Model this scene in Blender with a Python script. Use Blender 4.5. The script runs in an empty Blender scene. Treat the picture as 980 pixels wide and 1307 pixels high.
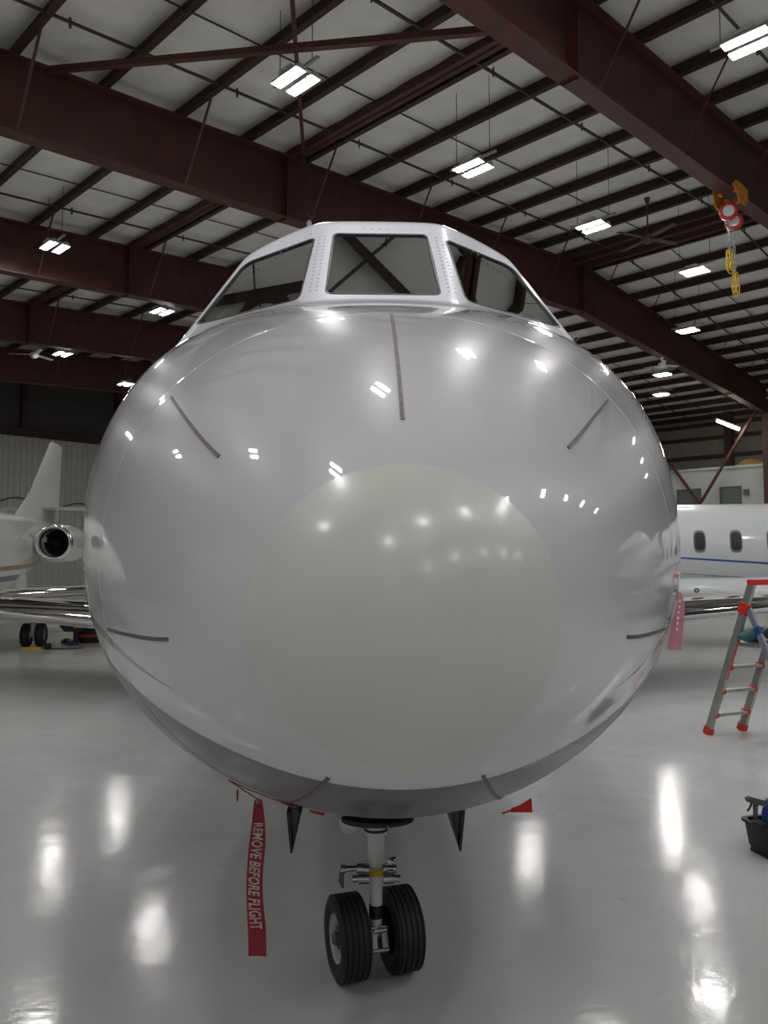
import bpy, bmesh, math, random
import numpy as np
from mathutils import Vector, Matrix
random.seed(7)
PI = math.pi
sc = bpy.context.scene
C = sc.collection
# ------------------------------------------------------------------ camera
CAM_H = 1.8
cd = bpy.data.cameras.new('camera'); cam = bpy.data.objects.new('camera', cd); C.objects.link(cam)
cd.sensor_fit = 'VERTICAL'; cd.sensor_height = 36.0; cd.lens = 990.0/1307.0*36.0
cd.clip_start = .05; cd.clip_end = 300
cam.location = (0, 0, CAM_H); cam.rotation_euler = (math.radians(90+3.2), 0, 0)
sc.camera = cam
# ------------------------------------------------------------------ world, exposure
w = bpy.data.worlds.new('world'); sc.world = w; w.use_nodes = True
w.node_tree.nodes['Background'].inputs[0].default_value = (.02, .02, .02, 1)
w.node_tree.nodes['Background'].inputs[1].default_value = 1
sc.view_settings.view_transform = 'Standard'; sc.view_settings.look = 'None'
sc.view_settings.gamma = 1; sc.view_settings.use_curve_mapping = False
sc.view_settings.exposure = EXPOSURE = 0.25
LAMP = 150.0          # radiance of the high bay tubes

# ------------------------------------------------------------------ materials
M = {}
def mat(name, col, rough=.5, metal=0, coat=0, coat_rough=.03, noise=0, nscale=4, bump=0, bscale=30, rvar=0, emit=None, spec=None, trans=0):
    m = bpy.data.materials.new(name); m.use_nodes = True; nt = m.node_tree; b = nt.nodes['Principled BSDF']
    b.inputs['Base Color'].default_value = (*col, 1); b.inputs['Roughness'].default_value = rough
    b.inputs['Metallic'].default_value = metal; b.inputs['Coat Weight'].default_value = coat
    b.inputs['Coat Roughness'].default_value = coat_rough
    if spec is not None: b.inputs['Specular IOR Level'].default_value = spec
    tc = nt.nodes.new('ShaderNodeTexCoord')
    if noise or rvar:
        n = nt.nodes.new('ShaderNodeTexNoise'); n.inputs['Scale'].default_value = nscale; n.inputs['Detail'].default_value = 6
        nt.links.new(tc.outputs['Object'], n.inputs['Vector'])
        if noise:
            r = nt.nodes.new('ShaderNodeMapRange'); r.inputs['From Min'].default_value = .3; r.inputs['From Max'].default_value = .7
            r.inputs['To Min'].default_value = 1-noise; r.inputs['To Max'].default_value = 1+noise
            nt.links.new(n.outputs['Fac'], r.inputs['Value'])
            x = nt.nodes.new('ShaderNodeVectorMath'); x.operation = 'SCALE'; x.inputs[0].default_value = col
            nt.links.new(r.outputs[0], x.inputs['Scale']); nt.links.new(x.outputs[0], b.inputs['Base Color'])
        if rvar:
            r2 = nt.nodes.new('ShaderNodeMapRange'); r2.inputs['From Min'].default_value = .3; r2.inputs['From Max'].default_value = .7
            r2.inputs['To Min'].default_value = max(0, rough-rvar); r2.inputs['To Max'].default_value = rough+rvar
            nt.links.new(n.outputs['Fac'], r2.inputs['Value']); nt.links.new(r2.outputs[0], b.inputs['Roughness'])
    if bump:
        n2 = nt.nodes.new('ShaderNodeTexNoise'); n2.inputs['Scale'].default_value = bscale; n2.inputs['Detail'].default_value = 3
        nt.links.new(tc.outputs['Object'], n2.inputs['Vector'])
        bp = nt.nodes.new('ShaderNodeBump'); bp.inputs['Strength'].default_value = bump; bp.inputs['Distance'].default_value = .01
        nt.links.new(n2.outputs['Fac'], bp.inputs['Height']); nt.links.new(bp.outputs[0], b.inputs['Normal'])
    if emit:
        b.inputs['Emission Color'].default_value = (*emit[0], 1); b.inputs['Emission Strength'].default_value = emit[1]
    M[name] = m; return m
mat('steel_red', (.075, .022, .017), .55, noise=.18, nscale=3)
mat('steel_dark', (.040, .015, .014), .6, noise=.15, nscale=3)
mat('insulation', (.80, .785, .75), .6, noise=.07, nscale=1.5, bump=.5, bscale=3)
mat('rod_dark', (.05, .042, .04), .6)
mat('galv', (.45, .46, .47), .4, metal=.8, noise=.1, nscale=20)
mat('wall_panel', (.50, .50, .44), .5, noise=.06, nscale=2)
mat('wall_dark', (.07, .062, .058), .8)
mat('wall_brown', (.24, .21, .18), .8, noise=.1, nscale=2)
mat('wall_white', (.66, .65, .62), .6, noise=.05, nscale=1)
mat('office', (.52, .54, .52), .6, noise=.04)
mat('office_glass', (.12, .15, .13), .25)
mat('office_frame', (.10, .11, .10), .5)
mat('tan_cloth', (.40, .27, .09), .8, noise=.2, nscale=8)
mat('lamp_on', (1, 1, 1), .4, emit=((1.0, .99, .975), LAMP))
mat('tube_on', (1, 1, 1), .4, emit=((1.0, .93, .80), 30))
mat('lamp_body', (.55, .55, .55), .4, metal=.3)
mat('fan_white', (.75, .75, .73), .4)
mat('fan_brown', (.10, .06, .05), .5)
mat('orange', (.65, .24, .02), .4, noise=.15, nscale=20)
mat('hoist_red', (.50, .02, .02), .35)
mat('yellow', (.72, .48, .03), .5)
mat('white_paint', (.74, .74, .72), .3, coat=1)
mat('frame_paint', (.78, .79, .86), .3, coat=1)
mat('jet_white', (.58, .61, .61), .28, coat=1)
mat('jet_grey', (.56, .57, .53), .28, coat=1)
mat('blue_stripe', (.01, .05, .30), .3, coat=1)
mat('navy', (.006, .007, .06), .3, coat=1)
mat('gold', (.20, .14, .05), .35, coat=.6)
mat('chrome', (.80, .81, .83), .06, metal=1, rvar=.02, nscale=6)
mat('intake_dark', (.007, .007, .008), .5)
mat('boot', (.52, .525, .49), .34, coat=.35, coat_rough=.16, noise=.03, nscale=3)
mat('strip_metal', (.10, .085, .08), .5, metal=.3, noise=.5, nscale=60)
mat('seam', (.55, .55, .56), .3)
mat('gasket', (.035, .037, .04), .5)
mat('cockpit', (.42, .40, .36), .8)
mat('panel_black', (.02, .02, .022), .6)
mat('seat', (.30, .27, .22), .7)
mat('rubber', (.012, .012, .013), .62, noise=.2, nscale=30)
mat('hub', (.42, .43, .44), .4, metal=.4, noise=.1)
mat('gear_paint', (.62, .63, .63), .35, noise=.06, nscale=20)
mat('steel', (.45, .45, .46), .25, metal=1, noise=.2, nscale=30)
mat('black', (.012, .012, .013), .45)
mat('door_grey', (.16, .16, .17), .4)
mat('placard', (.55, .42, .03), .5, noise=.25, nscale=90)
mat('red_cloth', (.26, .018, .030), .75, noise=.12, nscale=20, bump=.3, bscale=200)
mat('red_bright', (.50, .006, .010), .5)
mat('pink_cloth', (.70, .30, .37), .75, noise=.1, nscale=20)
mat('letters', (.50, .46, .44), .8, noise=.25, nscale=50)
mat('alu', (.42, .42, .41), .35, metal=.6, noise=.1, nscale=10)
mat('alu_blue', (.33, .36, .46), .35, metal=.5)
mat('plastic_red', (.60, .035, .02), .4)
mat('plastic_blue', (.01, .06, .26), .4)
mat('teal', (.012, .09, .10), .5)
mat('tub', (.013, .013, .014), .5)
mat('bottle_blue', (.010, .028, .20), .35)
mat('tool_grey', (.10, .105, .11), .45, noise=.2)
mat('rag', (.50, .52, .50), .9)
mat('sticker', (.75, .74, .72), .5)
mat('cable', (.06, .06, .055), .6)

def glass_mat(name, tint, refl=1.0):
    m = bpy.data.materials.new(name); m.use_nodes = True; nt = m.node_tree
    for n in list(nt.nodes): nt.nodes.remove(n)
    o = nt.nodes.new('ShaderNodeOutputMaterial'); t = nt.nodes.new('ShaderNodeBsdfTransparent'); t.inputs[0].default_value = (*tint, 1)
    g = nt.nodes.new('ShaderNodeBsdfGlossy'); g.inputs['Roughness'].default_value = .01; g.inputs[0].default_value = (.86, .90, .88, 1)
    f = nt.nodes.new('ShaderNodeFresnel'); f.inputs['IOR'].default_value = 1.6
    x = nt.nodes.new('ShaderNodeMixShader')
    mx = nt.nodes.new('ShaderNodeMath'); mx.operation = 'MAXIMUM'; mx.inputs[1].default_value = .62      # reflective coating
    nt.links.new(f.outputs[0], mx.inputs[0]); nt.links.new(mx.outputs[0], x.inputs[0]); nt.links.new(t.outputs[0], x.inputs[1]); nt.links.new(g.outputs[0], x.inputs[2]); nt.links.new(x.outputs[0], o.inputs[0])
    M[name] = m
glass_mat('windshield', (.72, .76, .73))

def floor_mat():
    m = bpy.data.materials.new('floor_epoxy'); m.use_nodes = True; nt = m.node_tree; b = nt.nodes['Principled BSDF']; L = nt.links.new
    tc = nt.nodes.new('ShaderNodeTexCoord')
    def noise(s, d=6, vec=None):
        n = nt.nodes.new('ShaderNodeTexNoise'); n.inputs['Scale'].default_value = s; n.inputs['Detail'].default_value = d
        L(vec if vec else tc.outputs['Object'], n.inputs['Vector']); return n
    def rng(n, a, c, lo, hi):
        r = nt.nodes.new('ShaderNodeMapRange'); r.inputs[1].default_value = a; r.inputs[2].default_value = c; r.inputs[3].default_value = lo; r.inputs[4].default_value = hi
        L(n.outputs[0], r.inputs[0]); return r
    n1 = noise(.45); n2 = noise(3.5, 8); n3 = noise(9, 10)
    r1 = rng(n1, .3, .7, .90, 1.06); r2 = rng(n2, .35, .7, 1.02, .95); r3 = rng(n3, .66, .74, 1.0, .86)
    a = nt.nodes.new('ShaderNodeMath'); a.operation = 'MULTIPLY'; L(r1.outputs[0], a.inputs[0]); L(r2.outputs[0], a.inputs[1])
    c = nt.nodes.new('ShaderNodeMath'); c.operation = 'MULTIPLY'; L(a.outputs[0], c.inputs[0]); L(r3.outputs[0], c.inputs[1])
    v = nt.nodes.new('ShaderNodeVectorMath'); v.operation = 'SCALE'; v.inputs[0].default_value = (.47, .475, .47); L(c.outputs[0], v.inputs['Scale'])
    L(v.outputs[0], b.inputs['Base Color'])
    rr = rng(n2, .3, .7, .09, .16); L(rr.outputs[0], b.inputs['Roughness'])
    b.inputs['Specular IOR Level'].default_value = .2
    n4 = noise(1.6, 3); n5 = noise(22, 4)
    s = nt.nodes.new('ShaderNodeMath'); s.operation = 'MULTIPLY_ADD'; s.inputs[1].default_value = .16
    L(n5.outputs[0], s.inputs[0]); L(n4.outputs[0], s.inputs[2])
    bp = nt.nodes.new('ShaderNodeBump'); bp.inputs['Strength'].default_value = .4; bp.inputs['Distance'].default_value = .012
    L(s.outputs[0], bp.inputs['Height']); L(bp.outputs[0], b.inputs['Normal'])
    M['floor'] = m
floor_mat()

def jet_paint():
    """nose and fuselage paint: pale lavender grey, darker belly colour below a clean line, a thin tapering grey cheat line"""
    m = bpy.data.materials.new('jet_paint'); m.use_nodes = True; nt = m.node_tree; b = nt.nodes['Principled BSDF']; L = nt.links.new
    b.inputs['Roughness'].default_value = .3; b.inputs['Coat Weight'].default_value = 1; b.inputs['Coat Roughness'].default_value = .012; b.inputs['Coat IOR'].default_value = 1.6; b.inputs['Specular IOR Level'].default_value = .08
    tc = nt.nodes.new('ShaderNodeTexCoord'); sp = nt.nodes.new('ShaderNodeSeparateXYZ'); L(tc.outputs['Object'], sp.inputs[0])
    def mth(op, a, c, clamp=False):
        n = nt.nodes.new('ShaderNodeMath'); n.operation = op; n.use_clamp = clamp
        for i, q in enumerate((a, c)):
            if isinstance(q, (int, float)): n.inputs[i].default_value = q
            else: L(q, n.inputs[i])
        return n.outputs[0]
    s, z = sp.outputs['Y'], sp.outputs['Z']
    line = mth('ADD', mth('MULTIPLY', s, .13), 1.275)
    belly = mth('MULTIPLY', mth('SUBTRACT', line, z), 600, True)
    mid = mth('ADD', mth('MULTIPLY', mth('SUBTRACT', s, .458), .135), 1.458)
    wid = mth('MULTIPLY', mth('SUBTRACT', s, .458), .032)
    st = mth('MULTIPLY', mth('SUBTRACT', wid, mth('ABSOLUTE', mth('SUBTRACT', z, mid), 0)), 600, True)
    def mix(f, a, c):
        n = nt.nodes.new('ShaderNodeMix'); n.data_type = 'RGBA'; L(f, n.inputs[0])
        for i, q in ((6, a), (7, c)):
            if isinstance(q, tuple): n.inputs[i].default_value = (*q, 1)
            else: L(q, n.inputs[i])
        return n.outputs[2]
    at = nt.nodes.new('ShaderNodeAttribute'); at.attribute_name = 'surround'
    fr = mth('MULTIPLY', at.outputs['Fac'], 60, True)
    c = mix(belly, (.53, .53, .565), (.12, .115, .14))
    c = mix(st, c, (.10, .10, .10))
    c = mix(fr, c, (.88, .90, .98))
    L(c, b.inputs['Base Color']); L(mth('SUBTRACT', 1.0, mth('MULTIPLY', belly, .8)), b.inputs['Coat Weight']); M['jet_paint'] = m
jet_paint()

# ------------------------------------------------------------------ mesh helpers
def V(*a): return Vector(a)
class MB:
    def __init__(s): s.v = []; s.f = []
    def add(s, vs, fs):
        o = len(s.v); s.v += [tuple(q) for q in vs]; s.f += [tuple(i+o for i in f) for f in fs]; return s
    def box(s, c, d, rot=None):
        hx, hy, hz = d[0]/2, d[1]/2, d[2]/2
        vs = [Vector((sx*hx, sy*hy, sz*hz)) for sz in (-1, 1) for sy in (-1, 1) for sx in (-1, 1)]
        if rot is not None: vs = [rot @ q for q in vs]
        c = Vector(c)
        return s.add([q+c for q in vs], [(0, 2, 3, 1), (4, 5, 7, 6), (0, 1, 5, 4), (2, 6, 7, 3), (0, 4, 6, 2), (1, 3, 7, 5)])
    def bar(s, a, b, wd, ht, up=(0, 0, 1)):
        a, b = Vector(a), Vector(b); d = (b-a).normalized(); up = Vector(up)
        if abs(d.dot(up)) > .98: up = Vector((1, 0, 0))
        x = d.cross(up).normalized(); z = x.cross(d)
        vs = [p + x*sx*wd/2 + z*sz*ht/2 for p in (a, b) for sx, sz in ((-1, -1), (1, -1), (1, 1), (-1, 1))]
        return s.add(vs, [(3, 2, 1, 0), (4, 5, 6, 7), (0, 1, 5, 4), (1, 2, 6, 5), (2, 3, 7, 6), (3, 0, 4, 7)])
    def tube(s, pts, r, n=8, cap=True):
        pts = [Vector(p) for p in pts]; rs = r if isinstance(r, (list, tuple)) else [r]*len(pts)
        prev = None; rings = []
        for i, p in enumerate(pts):
            d = (pts[min(i+1, len(pts)-1)] - pts[max(i-1, 0)]).normalized()
            if prev is None: x = d.orthogonal().normalized()
            else: x = (prev - d*prev.dot(d)).normalized()
            prev = x; y = d.cross(x)
            rings.append([p + (x*math.cos(2*PI*k/n)+y*math.sin(2*PI*k/n))*rs[i] for k in range(n)])
        return s.rings(rings, cap)
    def rings(s, rings, cap=True, closed=True):
        n = len(rings[0]); vs = [q for r in rings for q in r]; fs = []
        for i in range(len(rings)-1):
            for k in range(n if closed else n-1):
                k2 = (k+1) % n; fs.append((i*n+k, i*n+k2, (i+1)*n+k2, (i+1)*n+k))
        if cap: fs += [tuple(range(n-1, -1, -1)), tuple((len(rings)-1)*n+k for k in range(n))]
        return s.add(vs, fs)
    def lathe(s, prof, base, axis, n=24, cap=False):
        base, axis = Vector(base), Vector(axis).normalized(); x = axis.orthogonal().normalized(); y = axis.cross(x)
        return s.rings([[base + axis*h + (x*math.cos(2*PI*k/n)+y*math.sin(2*PI*k/n))*max(r, 1e-4) for k in range(n)] for r, h in prof], cap)
    def prism(s, poly, ext):
        ext = Vector(ext); n = len(poly); p = [Vector(q) for q in poly]
        return s.add(p + [q+ext for q in p], [tuple(range(n-1, -1, -1)), tuple(range(n, 2*n))] + [(k, (k+1) % n, (k+1) % n+n, k+n) for k in range(n)])
    def sheet(s, grid, th=0):
        n = len(grid[0]); m = len(grid)
        fs = [(i*n+k, i*n+k+1, (i+1)*n+k+1, (i+1)*n+k) for i in range(m-1) for k in range(n-1)]
        return s.add([q for r in grid for q in r], fs)
    def build(s, name, material, parent=None, smooth=False, loc=None, fix=True, shade=None):
        me = bpy.data.meshes.new(name); me.from_pydata(s.v, [], s.f)
        if fix:
            bm = bmesh.new(); bm.from_mesh(me); bmesh.ops.recalc_face_normals(bm, faces=bm.faces); bm.to_mesh(me); bm.free()
        me.materials.append(M[material])
        if smooth:
            me.polygons.foreach_set('use_smooth', [True]*len(me.polygons))
            if shade: me.set_sharp_from_angle(angle=math.radians(shade))
        o = bpy.data.objects.new(name, me); C.objects.link(o)
        if parent is not None: o.parent = parent
        if loc is not None: o.location = loc
        return o
def thing(name, label, cat, loc=(0, 0, 0), rz=0, group=None):
    o = bpy.data.objects.new(name, None); C.objects.link(o); o.empty_display_size = .1
    o.location = loc; o.rotation_euler = (0, 0, rz); return tag(o, label, cat, group)
def tag(o, label, cat, group=None):
    o['label'] = label; o['category'] = cat
    if group: o['group'] = group
    return o
def struct(o, label=None, cat=None):
    o['kind'] = 'structure'
    if label: o['label'] = label
    if cat: o['category'] = cat
    return o
def inst(src, parent, mw=None, loc=None):
    o = src.copy(); C.objects.link(o); o.parent = parent
    if mw is not None: o.matrix_local = mw
    if loc is not None: o.location = loc
    return o

# ------------------------------------------------------------------ the hangar (R runs along the ridge, T along the girders)
AZ = math.radians(45.6)
RX, RY = -math.sin(AZ), math.cos(AZ); TX, TY = math.cos(AZ), math.sin(AZ)
def hp(r, t, z): return Vector((RX*r+TX*t, RY*r+TY*t, z))
def hframe(r, t, z, slope=0):
    """matrix: local x along R, local y along T (tilted by slope), local z up"""
    ex = Vector((RX, RY, 0)); ey = Vector((TX, TY, slope)).normalized(); ez = ey.cross(ex) * -1
    ez = ex.cross(ey); 
    if ez.z < 0: ez = -ez
    m = Matrix((( ex.x, ey.x, ez.x), (ex.y, ey.y, ez.y), (ex.z, ey.z, ez.z))).to_4x4(); m.translation = hp(r, t, z); return m
RIDGE = 23.0; BAY = 7.17; R1 = 13.28
GR = [R1 + BAY*k for k in range(-5, 4)]        # girder stations; GR[4] is the one just behind the canopy centre line, GR[5] R1
R_END, R_NEAR, T_NEAR, T_COL, T_FAR = R1+BAY*4, R1-BAY*5.0-.3, -8.0, 41.0, 46.0
def top_z(t): return 11.6 - .078*abs(t-RIDGE)
def bot_z(t): return 9.97 - .061*abs(t-RIDGE)
PD = .28                                        # purlin depth
# floor
f = MB(); 
N = 10
f.sheet([[hp(R_NEAR+(R_END-R_NEAR)*i/N, T_NEAR+(T_FAR-T_NEAR)*k/N, 0) for k in range(N+1)] for i in range(N+1)])
struct(f.build('floor', 'floor'), 'glossy pale grey epoxy hangar floor')
# end wall of upright ribbed metal panels
wall_end = bpy.data.objects.new('wall_back', None); C.objects.link(wall_end); struct(wall_end)
PW = .9; H_P = 8.1
prof = []
for k in range(3):
    y = k*.3; prof += [(y, 0), (y+.17, 0), (y+.20, -.045), (y+.27, -.045)]
prof.append((.898, 0))
pm = MB(); pm.rings([[Vector((x, y, 0)) for y, x in prof], [Vector((x, y, H_P)) for y, x in prof]], cap=False, closed=False)
p0 = pm.build('wall_panel', 'wall_panel', wall_end, fix=False)
n_p = int((T_FAR-T_NEAR)/PW)+1
for k in range(n_p):
    o = p0 if k == 0 else inst(p0, wall_end)
    o.matrix_local = hframe(R_END, T_NEAR+k*PW, 0)
hd = MB(); hd.bar(hp(R_END-.2, T_NEAR, 8.25), hp(R_END-.2, T_FAR, 8.25), .35, .4)
hd.build('header_beam', 'steel_dark', wall_end)
up = MB(); up.add([hp(R_END, T_NEAR, 8.1), hp(R_END, T_FAR, 8.1), hp(R_END, T_FAR, top_z(T_FAR)+.4), hp(R_END, RIDGE, top_z(RIDGE)+.4), hp(R_END, T_NEAR, top_z(T_NEAR)+.4)], [(0, 1, 2, 3, 4)])
up.build('upper_wall', 'wall_dark', wall_end)
for t in np.arange(0, 45, 5.2):
    cm = MB(); cm.bar(hp(R_END-.22, t, 8.1), hp(R_END-.22, t, top_z(t)), .28, .22, (TX, TY, 0)); cm.build('wall_column', 'steel_dark', wall_end)
ho = MB(); pts = []
for k in range(25):
    t = 13+k*.42; pts.append(hp(R_END-.12, t, 4.7-.25*math.sin(k*.8)-.02*k + (1.8 if k == 6 else 0)*0))
ho.tube(pts, .03, 6); ho.build('air_hose', 'cable', wall_end, True)
# far side wall with girts
wr = bpy.data.objects.new('wall_right', None); C.objects.link(wr); struct(wr)
m = MB(); m.add([hp(R_NEAR, T_FAR, 0), hp(R_END, T_FAR, 0), hp(R_END, T_FAR, 10.4), hp(R_NEAR, T_FAR, 10.4)], [(0, 1, 2, 3)]); m.build('wall_sheet', 'wall_brown', wr)
g0 = None
for z in (1.2, 2.9, 4.6, 6.3, 7.6, 8.7, 9.5):
    g = MB(); g.bar(hp(R_NEAR, T_FAR-.14, z), hp(R_END, T_FAR-.14, z), .24, .2); g.build('girt', 'steel_dark', wr)
for r in GR:
    c = MB(); c.bar(hp(r+3.6, T_FAR-.35, 0), hp(r+3.6, T_FAR-.35, 10.1), .45, .3, (TX, TY, 0)); c.build('wall_column', 'steel_dark', wr)
# walls on the side of the camera (out of frame, they bounce the light and show in the paint)
for nm, a, b, zt in (('wall_front', (R_NEAR, T_NEAR), (R_NEAR, T_FAR), 9.6), ('wall_left', (R_NEAR, T_NEAR), (R_END, T_NEAR), 9.4)):
    m = MB(); m.add([hp(*a, 0), hp(*b, 0), hp(*b, zt), hp(*a, zt)], [(0, 1, 2, 3)])
    if nm == 'wall_front': m.add([hp(*a, zt), hp(*b, zt), hp(R_NEAR, RIDGE, 12.1)], [(0, 1, 2)])
    wo = struct(m.build(nm, 'wall_white'))
    for k in range(7):
        q = MB(); aa = (a[0]+(b[0]-a[0])*(k+.5)/7, a[1]+(b[1]-a[1])*(k+.5)/7)
        off = (.15, 0) if nm == 'wall_front' else (0, .15)
        q.bar(hp(aa[0]+off[0], aa[1]+off[1], 0), hp(aa[0]+off[0], aa[1]+off[1], 9.2), .3, .3); q.build('wall_column', 'steel_red', wo)

# ceiling: insulation panels between purlins, purlins, bridging rods
ceil = bpy.data.objects.new('ceiling', None); C.objects.link(ceil); struct(ceil, 'white insulated hangar roof on dark red steel purlins')
PS = 1.585; T0 = 6.27 - PS*9
n_pur = int((T_FAR-T0)/PS)+1
PT = [T0+PS*k for k in range(n_pur)]
def panel_mesh(slope):
    m = MB(); g = []
    for i in range(13):
        row = []
        for k in range(5):
            x = BAY*i/12; y = PS*k/4
            sag = -.05*math.sin(PI*k/4) - .035*abs(math.sin(PI*x/1.2))*math.sin(PI*k/4)
            row.append(Vector((x, y, sag)))
        g.append(row)
    m.sheet(g); return m
src = {}
for t in PT[:-1]:
    for r in [q for q in GR if q > -3]:
        ta, tb = t, t+PS
        if tb > T_FAR+1: continue
        sl = (top_z(tb)-top_z(ta))/PS
        if not src: 
            src[0] = panel_mesh(0).build('roof_panel', 'insulation', ceil, True); o = src[0]
        else: o = inst(src[0], ceil)
        mtx = hframe(r, ta, top_z(ta)+PD+.02, sl)
        o.matrix_local = mtx
b = MB()
for r in [q for q in GR if q < -3]:
    for t in PT[:-1]: b.add([hp(r, t, top_z(t)+PD+.02), hp(r+BAY, t, top_z(t)+PD+.02), hp(r+BAY, t+PS, top_z(t+PS)+PD+.02), hp(r, t+PS, top_z(t+PS)+PD+.02)], [(0, 1, 2, 3)])
b.build('roof_sheet', 'insulation', ceil)
def purlin_mesh(d=PD, fl=.11, th=.02):
    L = R_END-R_NEAR
    sec = [(-fl, 0), (th/2, 0), (th/2, d-th), (fl, d-th), (fl, d), (-th/2, d), (-th/2, th), (-fl, th)]
    m = MB(); m.rings([[Vector((x, y, z)) for y, z in sec] for x in (0, L)], cap=True); return m
def purlin_mesh2(d, fl):
    L = R_END-R_NEAR; m = MB()
    m.box((L/2, 0, .012), (L, 2*fl, .024)); m.box((L/2, 0, d/2), (L, .03, d)); return m
pu = None
for t in PT:
    if abs(t-RIDGE) < .5: continue
    if pu is None: pu = purlin_mesh().build('purlin', 'steel_dark', ceil); o = pu
    else: o = inst(pu, ceil)
    o.matrix_local = hframe(R_NEAR, t, top_z(t), 0)
for t, d, fl in ((10.62, .34, .13), (RIDGE-.32, .26, .09), (RIDGE+.32, .26, .09), (-.6, .34, .13)):
    o = purlin_mesh2(d, fl).build('strut_purlin', 'steel_red', ceil); o.matrix_local = hframe(R_NEAR, t, top_z(t)-.03, 0)
# bridging rods, two a bay, running from purlin to purlin
for r in [q for q in GR if q > -3] + [R1+BAY*3]:
    for fr_, zo, rad in ((.30, .02, .022), (.62, .17, .012), (.80, .05, .020)):
        m = MB()
        for a, b_ in ((T_NEAR, RIDGE), (RIDGE, T_FAR)):
            m.bar(hp(r+BAY*fr_, a, top_z(a)+zo), hp(r+BAY*fr_, b_, top_z(b_)+zo), rad*2, rad*2)
        if zo < .1:
            for t in PT[::2]:
                m.bar(hp(r+BAY*fr_, t+.3, top_z(t)-.02), hp(r+BAY*fr_, t+.3, top_z(t)+.14), .05, .03)
        m.build('bridging_rod', 'rod_dark', ceil)
# girders: welded I sections that follow the roof, with stiffeners and flange braces
gl = {3: 'dark red steel roof girder overhead, just out of frame', 4: 'nearest dark red roof girder, carries the orange trolley hoist', 5: 'dark red roof girder passing right behind the cockpit roof',
      6: 'dark red roof girder second behind the cockpit, left of windshield', 7: 'dark red roof girder third behind the cockpit, above left jet', 8: 'farthest dark red roof girder above left jet tail fin'}
def girder(i, r):
    G = thing('roof_girder', gl.get(i, 'dark red steel roof girder behind the photographer'), 'girder', hp(r, RIDGE, 0), 0, 'hangar roof girders')
    O = hp(r, RIDGE, 0)
    def q(dr, t, z): return hp(r+dr, t, z) - O
    ts = [T_NEAR, -2, 4, 10.35, 16, RIDGE, 30, 36, T_COL]
    web = MB(); tw = .012
    web.rings([[q(-tw, t, bot_z(t)), q(tw, t, bot_z(t)), q(tw, t, top_z(t)), q(-tw, t, top_z(t))] for t in ts]); web.build('web', 'steel_red', G)
    for nm, fz, th in (('bottom_flange', bot_z, .03), ('top_flange', lambda t: top_z(t)-.03, .03)):
        fl = MB(); hw = .17
        fl.rings([[q(-hw, t, fz(t)-th/2), q(hw, t, fz(t)-th/2), q(hw, t, fz(t)+th/2), q(-hw, t, fz(t)+th/2)] for t in ts]); fl.build(nm, 'steel_red', G)
    for t in (-2, 10.35, RIDGE, 36):
        s = MB(); zc = (bot_z(t)+top_z(t))/2
        for dt in (-.02, .02):
            s.add([q(-.15, t+dt, bot_z(t)-.05), q(.15, t+dt, bot_z(t)-.05), q(.15, t+dt, top_z(t)), q(-.15, t+dt, top_z(t))], [(0, 1, 2, 3)])
        s.build('splice_plate', 'steel_red', G, fix=False)
    for k, t in enumerate(PT):
        if k % 2 or t > T_COL-1 or i < 4: continue
        for sg in (1, -1):
            s = MB(); s.bar(q(.15*sg, t, bot_z(t)+.02), q(1.05*sg, t, top_z(t)+.05), .05, .012); s.build('flange_brace', 'steel_red', G)
    # column at the far side
    c = MB(); c.bar(q(0, T_COL+.1, 0), q(0, T_COL+.1, 9.6), .34, .6, (TX, TY, 0)); c.build('column', 'steel_red', G)
for i, r in enumerate(GR): girder(i, r)
# diagonal wind bracing between the two nearest girders
for a, b_, wdt in (((R1, 5.2, 10.2), (6.25, 8.45, 9.1), .10), ((R1-.1, 10.9, 10.6), (6.2, 4.7, 10.0), .07)):
    m = MB(); m.bar(hp(*a), hp(*b_), wdt, wdt); m.build('wind_brace', 'steel_red', ceil)
# V bracing of the far columns
vb = MB(); vb.bar(hp(18.2, T_COL-.2, 6.75), hp(16.65, T_COL-.2, 4.5), .14, .12); vb.bar(hp(16.65, T_COL-.2, 4.5), hp(13.6, T_COL-.2, 9.3), .14, .12)
struct(vb.build('trim_1', 'steel_red'))
# office block beyond the far columns
of = thing('office_block', 'pale grey two-storey office box behind the right jet', 'office', hp(14, 43, 0), 0)
Oo = hp(14, 43, 0)
m = MB(); p = [hp(13.6, 41.6, 0)-Oo, hp(24, 41.6, 0)-Oo, hp(24, 45.6, 0)-Oo, hp(13.6, 45.6, 0)-Oo]; m.prism(p, (0, 0, 6.35)); m.build('wall', 'office', of)
m = MB(); p = [hp(13.5, 41.5, 6.35)-Oo, hp(24.1, 41.5, 6.35)-Oo, hp(24.1, 45.65, 6.35)-Oo, hp(13.5, 45.65, 6.35)-Oo]; m.prism(p, (0, 0, .12)); m.build('roof_edge', 'office', of)
for (ra, rb) in ((16.9, 18.2), (14.8, 15.9), (20.2, 21.4)):
    fr_ = MB()
    for z0, z1, a, b_ in ((4.35, 4.42, ra, rb), (5.33, 5.4, ra, rb), (4.35, 5.4, ra, ra+.07), (4.35, 5.4, rb-.07, rb)):
        fr_.prism([hp(a, 41.52, z0)-Oo, hp(b_, 41.52, z0)-Oo, hp(b_, 41.6, z0)-Oo, hp(a, 41.6, z0)-Oo], (0, 0, z1-z0))
    wf = fr_.build('window_frame', 'office_frame', of)
    pn = MB(); pn.prism([hp(ra+.07, 41.57, 4.42)-Oo, hp(rb-.07, 41.57, 4.42)-Oo, hp(rb-.07, 41.62, 4.42)-Oo, hp(ra+.07, 41.62, 4.42)-Oo], (0, 0, .91)); pn.build('window_pane', 'office_glass', wf)
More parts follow.
